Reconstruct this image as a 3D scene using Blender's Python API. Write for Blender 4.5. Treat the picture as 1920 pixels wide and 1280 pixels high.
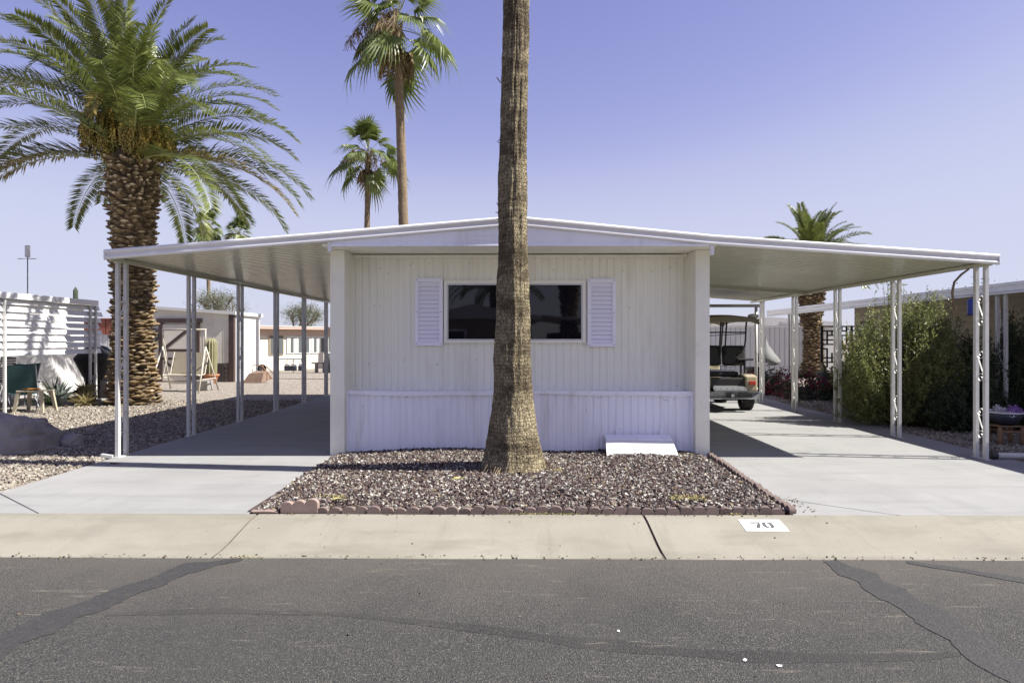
import bpy, bmesh, math, random
import numpy as np
from mathutils import Vector, Matrix, noise as mnoise
random.seed(7); rng = np.random.default_rng(7)
for o in list(bpy.data.objects): bpy.data.objects.remove(o)
SC = bpy.context.scene; COL = SC.collection
R = math.radians; PI = math.pi

# ------------------------------------------------------------------ camera
cam = bpy.data.cameras.new('camera'); camo = bpy.data.objects.new('camera', cam); COL.objects.link(camo)
cam.lens = 24.0; cam.sensor_width = 36.0; cam.clip_start = 0.05; cam.clip_end = 3000
camo.location = (0, 0, 1.5); camo.rotation_euler = (R(90), 0, math.atan(12/1280))
cam.shift_y = -3/1920
SC.camera = camo
# ------------------------------------------------------------------ world and sun
SUN_EL, SUN_AZ = R(46.5), R(97.4)
w = bpy.data.worlds.new('World'); SC.world = w; w.use_nodes = True
nt = w.node_tree; nt.nodes.clear()
sky = nt.nodes.new('ShaderNodeTexSky'); sky.sky_type = 'NISHITA'; sky.sun_disc = False
sky.sun_elevation = SUN_EL; sky.sun_rotation = SUN_AZ
sky.air_density = 1.0; sky.dust_density = 0.45; sky.ozone_density = 2.2; sky.altitude = 300
tint = nt.nodes.new('ShaderNodeMix'); tint.data_type = 'RGBA'; tint.blend_type = 'MULTIPLY'; tint.inputs[0].default_value = 1
tint.inputs[7].default_value = (1.18, 0.955, 0.985, 1)
bg = nt.nodes.new('ShaderNodeBackground'); bg.inputs['Strength'].default_value = 0.076
wo = nt.nodes.new('ShaderNodeOutputWorld')
# the photograph's pale violet sky: one tone curve for the whole dome
pre = nt.nodes.new('ShaderNodeVectorMath'); pre.operation = 'SCALE'; pre.inputs['Scale'].default_value = 0.1
post = nt.nodes.new('ShaderNodeVectorMath'); post.operation = 'SCALE'; post.inputs['Scale'].default_value = 10.0
cv = nt.nodes.new('ShaderNodeRGBCurve')
for ci, pts_ in enumerate(([(0,0),(.176,.203),(.285,.344),(.6,.40),(1,.44)], [(0,0),(.233,.227),(.364,.370),(.6,.42),(1,.45)], [(0,0),(.419,.442),(.556,.512),(.8,.53),(1,.55)])):
    cu = cv.mapping.curves[ci]; cu.points[0].location = pts_[0]; cu.points[1].location = pts_[-1]
    for p_ in pts_[1:-1]: cu.points.new(*p_)
cv.mapping.update()
nt.links.new(sky.outputs[0], tint.inputs[6]); nt.links.new(tint.outputs[2], pre.inputs[0]); nt.links.new(pre.outputs[0], cv.inputs['Color'])
nt.links.new(cv.outputs[0], post.inputs[0]); nt.links.new(post.outputs[0], bg.inputs['Color']); nt.links.new(bg.outputs[0], wo.inputs[0])
sl = bpy.data.lights.new('sun', 'SUN'); sl.energy = 5.0; sl.angle = R(0.53); sl.color = (1.0, 0.968, 0.90)
so = bpy.data.objects.new('sun', sl); COL.objects.link(so); so.location = (20, -3, 20)
sd = Vector((math.cos(SUN_EL)*math.sin(SUN_AZ), math.cos(SUN_EL)*math.cos(SUN_AZ), math.sin(SUN_EL)))
so.rotation_euler = sd.to_track_quat('Z', 'Y').to_euler()
SC.view_settings.view_transform = 'Standard'; SC.view_settings.look = 'None'
SC.view_settings.exposure = 1.12; SC.view_settings.gamma = 1.0; SC.view_settings.use_curve_mapping = False
SC.render.engine = 'CYCLES'
SC.cycles.max_bounces = 6; SC.cycles.diffuse_bounces = 4; SC.cycles.transparent_max_bounces = 6

# ------------------------------------------------------------------ materials
M = {}
def mk(name, c1, c2=None, scale=6, rough=0.7, bump=0.0, bscale=40, rough_var=0.0, metal=0.0, detail=6,
       dirt=None, dscale=2.0, damt=0.5, stretch=(1,1,1), island=0.0, spec=0.5, translucent=0.0, palette=None, bdist=0.01):
    m = bpy.data.materials.new(name); m.use_nodes = True; n = m.node_tree; N = n.nodes; L = n.links
    b = N['Principled BSDF']; b.inputs['Roughness'].default_value = rough; b.inputs['Metallic'].default_value = metal
    b.inputs['Specular IOR Level'].default_value = spec
    tc = N.new('ShaderNodeTexCoord'); mp = N.new('ShaderNodeMapping'); mp.inputs['Scale'].default_value = stretch
    L.new(tc.outputs['Object'], mp.inputs[0])
    nz = N.new('ShaderNodeTexNoise'); nz.inputs['Scale'].default_value = scale; nz.inputs['Detail'].default_value = detail; nz.inputs['Roughness'].default_value = 0.62
    L.new(mp.outputs[0], nz.inputs['Vector'])
    c2 = c2 or tuple(v*0.82 for v in c1)
    mr = N.new('ShaderNodeMapRange'); mr.inputs[1].default_value = 0.3; mr.inputs[2].default_value = 0.7; L.new(nz.outputs['Fac'], mr.inputs[0])
    mx = N.new('ShaderNodeMix'); mx.data_type = 'RGBA'; L.new(mr.outputs[0], mx.inputs[0])
    mx.inputs[6].default_value = (*c1, 1); mx.inputs[7].default_value = (*c2, 1)
    out = mx.outputs[2]
    if palette:
        g = N.new('ShaderNodeNewGeometry'); cr = N.new('ShaderNodeValToRGB'); cr.color_ramp.interpolation = 'CONSTANT'
        e = cr.color_ramp.elements
        while len(e) > 1: e.remove(e[0])
        tot = sum(p[0] for p in palette); acc = 0
        for i, (wt, c) in enumerate(palette):
            el = e[0] if i == 0 else e.new(acc/tot)
            el.position = acc/tot; el.color = (*c, 1); acc += wt
        L.new(g.outputs['Random Per Island'], cr.inputs[0])
        m2 = N.new('ShaderNodeMix'); m2.data_type = 'RGBA'; m2.blend_type = 'MULTIPLY'; m2.inputs[0].default_value = 1
        L.new(cr.outputs[0], m2.inputs[6]); L.new(out, m2.inputs[7]); out = m2.outputs[2]
    if island:
        g = N.new('ShaderNodeNewGeometry'); r = N.new('ShaderNodeMapRange'); r.inputs[3].default_value = 1-island; r.inputs[4].default_value = 1+island
        L.new(g.outputs['Random Per Island'], r.inputs[0])
        m2 = N.new('ShaderNodeMix'); m2.data_type = 'RGBA'; m2.blend_type = 'MULTIPLY'; m2.inputs[0].default_value = 1
        L.new(out, m2.inputs[6]); L.new(r.outputs[0], m2.inputs[7]); out = m2.outputs[2]
    if dirt:
        n2 = N.new('ShaderNodeTexNoise'); n2.inputs['Scale'].default_value = dscale; n2.inputs['Detail'].default_value = 8; n2.inputs['Roughness'].default_value = 0.7
        L.new(mp.outputs[0], n2.inputs['Vector'])
        r2 = N.new('ShaderNodeMapRange'); r2.inputs[1].default_value = 0.52; r2.inputs[2].default_value = 0.78; r2.inputs[4].default_value = damt
        L.new(n2.outputs['Fac'], r2.inputs[0])
        m3 = N.new('ShaderNodeMix'); m3.data_type = 'RGBA'; L.new(r2.outputs[0], m3.inputs[0]); L.new(out, m3.inputs[6]); m3.inputs[7].default_value = (*dirt, 1); out = m3.outputs[2]
    L.new(out, b.inputs['Base Color'])
    if rough_var:
        rr = N.new('ShaderNodeMapRange'); rr.inputs[3].default_value = rough-rough_var; rr.inputs[4].default_value = rough+rough_var
        L.new(nz.outputs['Fac'], rr.inputs[0]); L.new(rr.outputs[0], b.inputs['Roughness'])
    if bump:
        nb = N.new('ShaderNodeTexNoise'); nb.inputs['Scale'].default_value = bscale; nb.inputs['Detail'].default_value = 5
        L.new(mp.outputs[0], nb.inputs['Vector'])
        bp = N.new('ShaderNodeBump'); bp.inputs['Strength'].default_value = bump; bp.inputs['Distance'].default_value = bdist
        L.new(nb.outputs['Fac'], bp.inputs['Height']); L.new(bp.outputs[0], b.inputs['Normal'])
    if translucent:
        t = N.new('ShaderNodeBsdfTranslucent'); L.new(out, t.inputs[0]); ms = N.new('ShaderNodeMixShader'); ms.inputs[0].default_value = translucent
        L.new(b.outputs[0], ms.inputs[1]); L.new(t.outputs[0], ms.inputs[2]); L.new(ms.outputs[0], N['Material Output'].inputs[0])
    M[name] = m; return m

mk('cream', (0.88,0.87,0.77), (0.84,0.83,0.73), 1.3, 0.45, 0.03, 60, dirt=(0.50,0.46,0.38), dscale=4.5, damt=0.45, stretch=(1,1,0.15))
mk('cream_pillar', (0.86,0.84,0.73), (0.80,0.78,0.67), 1.1, 0.5, 0.03, 60, dirt=(0.45,0.42,0.36), dscale=2.5, damt=0.25)
mk('skirt_white', (0.88,0.885,0.97), (0.84,0.845,0.93), 1.2, 0.5, 0.03, 60, dirt=(0.52,0.49,0.45), dscale=4.5, damt=0.6, stretch=(1,1,0.12))
mk('white_paint', (0.78,0.77,0.77), (0.72,0.71,0.71), 2.0, 0.42, 0.02, 50, dirt=(0.5,0.48,0.44), dscale=5, damt=0.25)
mk('white_chalk', (0.78,0.77,0.75), (0.70,0.69,0.67), 9.0, 0.7, 0.05, 60, dirt=(0.42,0.40,0.36), dscale=11, damt=0.55)
mk('shutter_white', (0.87,0.86,0.96), (0.83,0.82,0.92), 2.0, 0.42)
mk('roof_white', (0.80,0.79,0.78), (0.70,0.69,0.66), 1.5, 0.5, dirt=(0.45,0.42,0.36), dscale=2.0, damt=0.4)
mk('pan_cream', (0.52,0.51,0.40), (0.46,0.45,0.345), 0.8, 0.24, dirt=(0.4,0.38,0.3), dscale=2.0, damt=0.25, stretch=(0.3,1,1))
mk('post_white', (0.74,0.73,0.70), (0.66,0.65,0.62), 4.0, 0.42, 0.03, 40, dirt=(0.30,0.29,0.28), dscale=16, damt=0.45)
mk('screw', (0.12,0.12,0.12), None, 5, 0.5)
mk('trim_dark', (0.10,0.09,0.08), None, 5, 0.6)
mk('alu', (0.62,0.62,0.63), (0.52,0.52,0.53), 5, 0.35, metal=0.7)
mk('concrete_block', (0.42,0.40,0.37), (0.33,0.31,0.29), 9, 0.9, 0.3, 60)
mk('edging', (0.27,0.20,0.175), (0.19,0.138,0.122), 14, 0.9, 0.4, 120, island=0.18, dirt=(0.40,0.33,0.29), dscale=20, damt=0.6)
mk('edging_pale', (0.44,0.33,0.28), (0.37,0.26,0.22), 10, 0.9, 0.3, 120, dirt=(0.5,0.43,0.38), dscale=9, damt=0.5)
mk('stone_red', (0.90,0.89,0.86), (0.66,0.65,0.63), 60, 0.85, 0.0, palette=[(20,(0.12,0.068,0.062)),(18,(0.18,0.112,0.10)),(13,(0.07,0.05,0.05)),(13,(0.29,0.225,0.20)),(11,(0.44,0.39,0.34)),(10,(0.70,0.66,0.58)),(7,(0.90,0.87,0.80)),(8,(0.22,0.205,0.205)),(4,(0.42,0.33,0.20))])
mk('stone_tan', (0.90,0.89,0.86), (0.68,0.67,0.65), 60, 0.88, 0.0, palette=[(20,(0.52,0.46,0.38)),(16,(0.42,0.37,0.31)),(9,(0.29,0.25,0.22)),(16,(0.62,0.56,0.47)),(11,(0.72,0.67,0.58)),(8,(0.37,0.28,0.235)),(4,(0.20,0.18,0.165))])
mk('rock', (0.34,0.31,0.28), (0.22,0.20,0.185), 3.5, 0.92, 0.9, 9, dirt=(0.42,0.38,0.33), dscale=5, damt=0.6, bdist=0.04)
mk('boot', (0.34,0.245,0.13), (0.17,0.115,0.06), 9, 0.9, 0.5, 60, island=0.45, stretch=(1,1,2.5))
mk('boot_cut', (0.56,0.46,0.30), (0.36,0.27,0.16), 14, 0.9, 0.5, 60, island=0.35)
mk('fibre', (0.10,0.07,0.045), (0.05,0.035,0.025), 12, 0.95, 0.6, 50)
mk('frond', (0.165,0.185,0.042), (0.10,0.13,0.033), 2.5, 0.38, island=0.25, translucent=0.28, spec=0.6)
mk('frond_pale', (0.22,0.235,0.065), (0.15,0.18,0.05), 2.5, 0.42, island=0.25, translucent=0.32)
mk('frond_yellow', (0.30,0.22,0.06), (0.19,0.17,0.05), 2.0, 0.55, island=0.3, translucent=0.25)
mk('rachis', (0.30,0.31,0.11), (0.22,0.25,0.08), 3, 0.5)
mk('dates', (0.38,0.24,0.045), (0.26,0.25,0.055), 2.5, 0.55, island=0.45)
mk('date_stalk', (0.42,0.30,0.07), (0.34,0.26,0.07), 4, 0.6)
mk('fan_leaf', (0.19,0.23,0.055), (0.11,0.15,0.04), 2.0, 0.4, translucent=0.35, spec=0.6)
mk('fan_dead', (0.36,0.27,0.14), (0.24,0.17,0.085), 3, 0.8, translucent=0.2)
mk('palm_bark', (0.27,0.20,0.125), (0.16,0.115,0.07), 5, 0.95, 0.6, 20, stretch=(1,1,2.0), bdist=0.03)
mk('bark', (0.16,0.12,0.09), (0.10,0.075,0.055), 8, 0.95, 0.6, 30)
mk('leaf_grey', (0.27,0.29,0.20), (0.19,0.215,0.145), 1.0, 0.7, island=0.35, translucent=0.3)
mk('leaf_sage', (0.38,0.40,0.145), (0.25,0.28,0.095), 3.5, 0.5, island=0.4, translucent=0.4)
mk('leaf_dark', (0.085,0.115,0.055), (0.05,0.075,0.036), 1.5, 0.6, island=0.4, translucent=0.25)
mk('leaf_mid', (0.07,0.11,0.04), (0.05,0.08,0.03), 1.5, 0.55, island=0.4, translucent=0.25)
mk('bract', (0.42,0.02,0.10), (0.30,0.012,0.08), 2.0, 0.6, island=0.35, translucent=0.3)
mk('twig', (0.14,0.10,0.07), None, 6, 0.9)
mk('beige_wall', (0.72,0.68,0.57), (0.66,0.62,0.52), 1.0, 0.7, dirt=(0.36,0.32,0.26), dscale=2, damt=0.3)
mk('white_wall', (0.82,0.81,0.77), (0.77,0.76,0.72), 1.0, 0.6, dirt=(0.55,0.52,0.47), dscale=2, damt=0.25)
mk('brown_trim', (0.075,0.045,0.038), (0.05,0.032,0.028), 5, 0.6)
mk('brown_brick', (0.085,0.062,0.058), (0.06,0.045,0.042), 9, 0.85, island=0.3)
mk('pink_wall', (0.66,0.52,0.43), (0.60,0.46,0.38), 1.5, 0.7)
mk('pale_wall', (0.74,0.69,0.60), (0.68,0.63,0.54), 1.5, 0.7)
mk('pink_roof', (0.62,0.42,0.34), (0.52,0.34,0.28), 1.5, 0.6)
mk('red_metal', (0.42,0.13,0.075), (0.32,0.10,0.06), 2.5, 0.6)
mk('wood_siding', (0.33,0.29,0.245), (0.25,0.215,0.18), 3, 0.7, 0.2, 30, stretch=(1,0.15,3))
mk('tan_panel', (0.30,0.235,0.155), (0.25,0.195,0.13), 2, 0.7)
mk('black_metal', (0.012,0.012,0.013), (0.02,0.02,0.021), 5, 0.45)
mk('black_vinyl', (0.016,0.015,0.015), (0.026,0.024,0.023), 5, 0.5, 0.1, 60)
mk('rubber', (0.018,0.018,0.018), (0.032,0.030,0.028), 8, 0.85, 0.3, 50)
mk('cart_tan', (0.52,0.45,0.30), (0.48,0.41,0.27), 3, 0.3)
mk('cart_roof', (0.27,0.23,0.155), (0.22,0.19,0.13), 2.5, 0.6)
mk('tail_red', (0.50,0.055,0.03), None, 5, 0.25)
mk('grey_plate', (0.24,0.245,0.26), (0.18,0.185,0.20), 20, 0.4, metal=0.5)
mk('chrome', (0.6,0.6,0.6), None, 5, 0.2, metal=1.0)
mk('terracotta', (0.46,0.20,0.10), (0.38,0.16,0.085), 6, 0.85)
mk('cactus', (0.30,0.28,0.15), (0.20,0.19,0.10), 4, 0.8, 0.3, 40, dirt=(0.44,0.37,0.23), dscale=5, damt=0.8, stretch=(1,1,.4))
mk('cactus_green', (0.06,0.075,0.045), (0.045,0.06,0.035), 4, 0.75)
mk('swing_frame', (0.62,0.57,0.47), (0.55,0.50,0.41), 3, 0.45)
mk('swing_fabric', (0.50,0.44,0.33), (0.44,0.38,0.28), 3, 0.8, translucent=0.2)
mk('teal_fabric', (0.055,0.13,0.145), (0.04,0.10,0.115), 3, 0.7, translucent=0.25)
mk('chair_frame', (0.22,0.235,0.27), (0.18,0.19,0.22), 5, 0.4)
mk('beige_plastic', (0.56,0.50,0.38), (0.50,0.44,0.33), 3, 0.5)
mk('orange_plate', (0.56,0.27,0.07), (0.48,0.22,0.06), 3, 0.5)
mk('dry_leaf', (0.48,0.40,0.20), (0.38,0.33,0.15), 3, 0.8, island=0.3, translucent=0.2)
mk('agave', (0.17,0.20,0.17), (0.11,0.14,0.11), 3, 0.6, island=0.25)
mk('cover_black', (0.022,0.022,0.024), (0.034,0.034,0.036), 3, 0.65, 0.4, 9, bdist=0.03)
mk('rust', (0.24,0.16,0.115), (0.17,0.11,0.08), 6, 0.85)
mk('meter_blue', (0.045,0.055,0.085), (0.035,0.04,0.06), 5, 0.5)
mk('meter_grey', (0.45,0.45,0.43), None, 5, 0.5)
mk('pipe_grey', (0.17,0.17,0.17), None, 5, 0.5)
mk('pvc', (0.72,0.71,0.68), (0.62,0.60,0.56), 6, 0.45, dirt=(0.28,0.25,0.21), dscale=9, damt=0.6)
mk('cable', (0.20,0.13,0.08), (0.10,0.07,0.05), 9, 0.7)
mk('blue_tin', (0.03,0.05,0.30), (0.025,0.04,0.24), 4, 0.35)
mk('net_grey', (0.33,0.33,0.32), (0.27,0.27,0.26), 3, 0.85, translucent=0.3)
mk('bin_dark', (0.03,0.037,0.038), None, 3, 0.6)
mk('flower_white', (0.75,0.72,0.74), None, 3, 0.6, translucent=0.3)
mk('flower_violet', (0.36,0.20,0.50), None, 3, 0.6, island=0.3, translucent=0.3)
mk('wood_brown', (0.25,0.15,0.08), (0.18,0.10,0.055), 6, 0.75, stretch=(1,1,0.2))
mk('paint_black', (0.045,0.045,0.05), (0.12,0.12,0.125), 25, 0.8)
mk('paint_sign', (0.84,0.84,0.82), (0.78,0.78,0.76), 14, 0.75, dirt=(0.62,0.58,0.5), dscale=16, damt=0.5)
mk('leaf_litter', (0.10,0.07,0.045), (0.20,0.15,0.09), 30, 0.9, island=0.5)
mk('grass_dry', (0.50,0.42,0.20), (0.36,0.33,0.12), 9, 0.9, island=0.4)
mk('tan_roof', (0.56,0.50,0.36), (0.50,0.44,0.32), 3, 0.8)
mk('curtain', (0.55,0.55,0.50), (0.42,0.42,0.38), 2, 0.9)

def glass(name, base, rough):
    m = bpy.data.materials.new(name); m.use_nodes = True; n = m.node_tree; b = n.nodes['Principled BSDF']
    b.inputs['Base Color'].default_value = (*base, 1); b.inputs['Roughness'].default_value = rough; b.inputs['IOR'].default_value = 1.5
    tc = n.nodes.new('ShaderNodeTexCoord'); nz = n.nodes.new('ShaderNodeTexNoise'); nz.inputs['Scale'].default_value = 1.6; nz.inputs['Detail'].default_value = 1
    bp = n.nodes.new('ShaderNodeBump'); bp.inputs['Strength'].default_value = 0.25; bp.inputs['Distance'].default_value = 0.004
    n.links.new(tc.outputs['Object'], nz.inputs['Vector']); n.links.new(nz.outputs['Fac'], bp.inputs['Height']); n.links.new(bp.outputs[0], b.inputs['Normal'])
    M[name] = m
glass('pane', (0.006,0.006,0.010), 0.02); glass('pane_far', (0.10,0.11,0.11), 0.08)

def asphalt(name, k=1.0, chip=0.80, vs=150):
    m = bpy.data.materials.new(name); m.use_nodes = True; n = m.node_tree; N = n.nodes; L = n.links; b = N['Principled BSDF']
    tc = N.new('ShaderNodeTexCoord')
    def noise(s, d=4, r=0.6, v=None):
        z = N.new('ShaderNodeTexNoise'); z.inputs['Scale'].default_value = s; z.inputs['Detail'].default_value = d; z.inputs['Roughness'].default_value = r
        L.new(v or tc.outputs['Object'], z.inputs['Vector']); return z.outputs['Fac']
    def mr(x, a, c, lo=0, hi=1):
        q = N.new('ShaderNodeMapRange'); q.inputs[1].default_value = a; q.inputs[2].default_value = c; q.inputs[3].default_value = lo; q.inputs[4].default_value = hi
        L.new(x, q.inputs[0]); return q.outputs[0]
    def mix(f, a, c, bt='MIX'):
        q = N.new('ShaderNodeMix'); q.data_type = 'RGBA'; q.blend_type = bt
        (L.new(f, q.inputs[0]) if not isinstance(f, float) else setattr(q.inputs[0], 'default_value', f))
        for i, x in ((6, a), (7, c)):
            (setattr(q.inputs[i], 'default_value', (*x, 1)) if isinstance(x, tuple) else L.new(x, q.inputs[i]))
        return q.outputs[2]
    vo = N.new('ShaderNodeTexVoronoi'); vo.inputs['Scale'].default_value = vs; L.new(tc.outputs['Object'], vo.inputs['Vector'])
    sepc = N.new('ShaderNodeSeparateColor'); L.new(vo.outputs['Color'], sepc.inputs[0])
    grain = mr(noise(150, 3), 0.35, 0.68)
    base = mix(grain, (0.058*k,0.0565*k,0.054*k), (0.120*k,0.116*k,0.107*k))
    base = mix(mr(sepc.outputs[0], chip, chip+.12, 0, .85), base, (0.235*k,0.215*k,0.185*k))       # pale exposed chips
    base = mix(mr(sepc.outputs[1], 0.80, 0.88), base, (0.035,0.034,0.035))
    base = mix(mr(noise(0.7, 5), 0.42, 0.66, 0, 0.45), base, (0.10,0.095,0.088)); base = mix(mr(noise(0.33, 7, .7), 0.50, 0.70, 0, 0.55), base, (0.056,0.055,0.053))
    # sandy wash beside the gutter, a real dirt film
    sx = N.new('ShaderNodeSeparateXYZ'); L.new(tc.outputs['Object'], sx.inputs[0])
    ad = N.new('ShaderNodeMath'); ad.operation = 'ADD'; L.new(sx.outputs[1], ad.inputs[0]); L.new(mr(noise(1.6, 6), 0.2, 0.8, -0.55, 0.55), ad.inputs[1])
    base = mix(mr(ad.outputs[0], 3.7, 5.0, 0, 0.62), base, (0.185,0.165,0.14))
    # scuffs
    mp = N.new('ShaderNodeMapping'); mp.inputs['Scale'].default_value = (0.7, 5.5, 1); mp.inputs['Rotation'].default_value = (0, 0, 0.25); L.new(tc.outputs['Object'], mp.inputs[0])
    base = mix(mr(noise(3.0, 7, 0.75, mp.outputs[0]), 0.60, 0.70, 0, 0.6), base, (0.40,0.35,0.275))
    mp3 = N.new('ShaderNodeMapping'); mp3.inputs['Scale'].default_value = (1.0, 14, 1); mp3.inputs['Rotation'].default_value = (0, 0, -0.55); L.new(tc.outputs['Object'], mp3.inputs[0])
    base = mix(mr(noise(2.2, 5, 0.7, mp3.outputs[0]), 0.66, 0.72, 0, 0.55), base, (0.42,0.37,0.29))
    L.new(base, b.inputs['Base Color']); b.inputs['Roughness'].default_value = 0.86; b.inputs['Specular IOR Level'].default_value = 0.35
    bp = N.new('ShaderNodeBump'); bp.inputs['Strength'].default_value = 0.9; bp.inputs['Distance'].default_value = 0.006
    hh = N.new('ShaderNodeMath'); hh.operation = 'ADD'; L.new(noise(130, 3), hh.inputs[0]); L.new(vo.outputs['Distance'], hh.inputs[1])
    L.new(hh.outputs[0], bp.inputs['Height']); L.new(bp.outputs[0], b.inputs['Normal']); M[name] = m
asphalt('asphalt'); asphalt('tar_thin', 0.72, 0.86, 150)
mk('tar', (0.048,0.047,0.047), (0.085,0.081,0.077), 30, 0.8, 0.8, 70, dirt=(0.15,0.138,0.122), dscale=13, damt=0.5, stretch=(1,1,1))

def concrete(name, a, c, stain, streak=(0.25,1.6,1), rot=0.12, amt=0.55, speck=0.5):
    m = bpy.data.materials.new(name); m.use_nodes = True; n = m.node_tree; N = n.nodes; L = n.links; b = N['Principled BSDF']
    tc = N.new('ShaderNodeTexCoord')
    def noise(s, d=6, v=None, r=0.62):
        z = N.new('ShaderNodeTexNoise'); z.inputs['Scale'].default_value = s; z.inputs['Detail'].default_value = d; z.inputs['Roughness'].default_value = r
        L.new(v or tc.outputs['Object'], z.inputs['Vector']); return z.outputs['Fac']
    def mix(x, lo, hi, mn, mxv, col1, col2):
        q = N.new('ShaderNodeMapRange'); q.inputs[1].default_value = lo; q.inputs[2].default_value = hi; q.inputs[3].default_value = mn; q.inputs[4].default_value = mxv; L.new(x, q.inputs[0])
        k = N.new('ShaderNodeMix'); k.data_type = 'RGBA'; L.new(q.outputs[0], k.inputs[0])
        for i, y in ((6, col1), (7, col2)): (setattr(k.inputs[i], 'default_value', (*y, 1)) if isinstance(y, tuple) else L.new(y, k.inputs[i]))
        return k.outputs[2]
    mp = N.new('ShaderNodeMapping'); mp.inputs['Scale'].default_value = streak; mp.inputs['Rotation'].default_value = (0, 0, rot); L.new(tc.outputs['Object'], mp.inputs[0])
    o = mix(noise(1.1), 0.35, 0.65, 0, 1, a, c)
    o = mix(noise(2.2, 7, mp.outputs[0]), 0.50, 0.75, 0, amt, o, stain)
    mp2 = N.new('ShaderNodeMapping'); mp2.inputs['Scale'].default_value = (3.2, 0.28, 1); mp2.inputs['Rotation'].default_value = (0, 0, -0.5); L.new(tc.outputs['Object'], mp2.inputs[0])
    o = mix(noise(1.6, 8, mp2.outputs[0], .7), 0.55, 0.74, 0, amt*.8, o, stain)
    o = mix(noise(5.5, 6, None, .75), 0.66, 0.76, 0, .5, o, tuple(v*.8 for v in stain))
    o = mix(noise(85, 2), 0.60, 0.72, 0, speck, o, tuple(v*0.6 for v in a))
    o = mix(noise(0.45, 8, None, 0.75), 0.50, 0.70, 0, 0.5, o, tuple(v*0.74 for v in a))
    L.new(o, b.inputs['Base Color']); b.inputs['Roughness'].default_value = 0.88; b.inputs['Specular IOR Level'].default_value = 0.3
    bp = N.new('ShaderNodeBump'); bp.inputs['Strength'].default_value = 0.35; bp.inputs['Distance'].default_value = 0.004; L.new(noise(110, 3), bp.inputs['Height']); L.new(bp.outputs[0], b.inputs['Normal'])
    M[name] = m
concrete('drive', (0.425,0.422,0.408), (0.375,0.372,0.36), (0.265,0.263,0.255))
concrete('curb', (0.405,0.378,0.308), (0.345,0.322,0.258), (0.25,0.232,0.185), (0.5,1.4,1), 0.3, 0.75, 0.8)

def gravel():
    m = bpy.data.materials.new('gravel'); m.use_nodes = True; n = m.node_tree; N = n.nodes; L = n.links; b = N['Principled BSDF']
    tc = N.new('ShaderNodeTexCoord'); vo = N.new('ShaderNodeTexVoronoi'); vo.inputs['Scale'].default_value = 22; L.new(tc.outputs['Object'], vo.inputs['Vector'])
    s = N.new('ShaderNodeSeparateColor'); L.new(vo.outputs['Color'], s.inputs[0])
    cr = N.new('ShaderNodeValToRGB'); cr.color_ramp.interpolation = 'CONSTANT'; e = cr.color_ramp.elements
    cols = [(0,(0.42,0.37,0.31)),(0.25,(0.33,0.29,0.25)),(0.45,(0.24,0.20,0.18)),(0.58,(0.52,0.47,0.40)),(0.75,(0.40,0.35,0.28)),(0.88,(0.30,0.22,0.19)),(0.95,(0.58,0.54,0.48))]
    e[0].position = 0; e[0].color = (*cols[0][1], 1); e[1].position = cols[1][0]; e[1].color = (*cols[1][1], 1)
    for p, c in cols[2:]: q = e.new(p); q.color = (*c, 1)
    L.new(s.outputs[0], cr.inputs[0])
    nz = N.new('ShaderNodeTexNoise'); nz.inputs['Scale'].default_value = 0.35; nz.inputs['Detail'].default_value = 6; L.new(tc.outputs['Object'], nz.inputs['Vector'])
    mx = N.new('ShaderNodeMix'); mx.data_type = 'RGBA'; mr = N.new('ShaderNodeMapRange'); mr.inputs[1].default_value = .4; mr.inputs[2].default_value = .7; mr.inputs[4].default_value = .5
    L.new(nz.outputs['Fac'], mr.inputs[0]); L.new(mr.outputs[0], mx.inputs[0]); L.new(cr.outputs[0], mx.inputs[6]); mx.inputs[7].default_value = (0.38,0.33,0.26,1)
    L.new(mx.outputs[2], b.inputs['Base Color']); b.inputs['Roughness'].default_value = 0.95; b.inputs['Specular IOR Level'].default_value = 0.2
    bp = N.new('ShaderNodeBump'); bp.inputs['Strength'].default_value = 1.0; bp.inputs['Distance'].default_value = 0.02; bp.invert = True
    L.new(vo.outputs['Distance'], bp.inputs['Height']); L.new(bp.outputs[0], b.inputs['Normal']); M['gravel'] = m
gravel()
mk('bed_soil', (0.15,0.10,0.085), (0.09,0.06,0.055), 25, 0.95, 0.8, 60)

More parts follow.
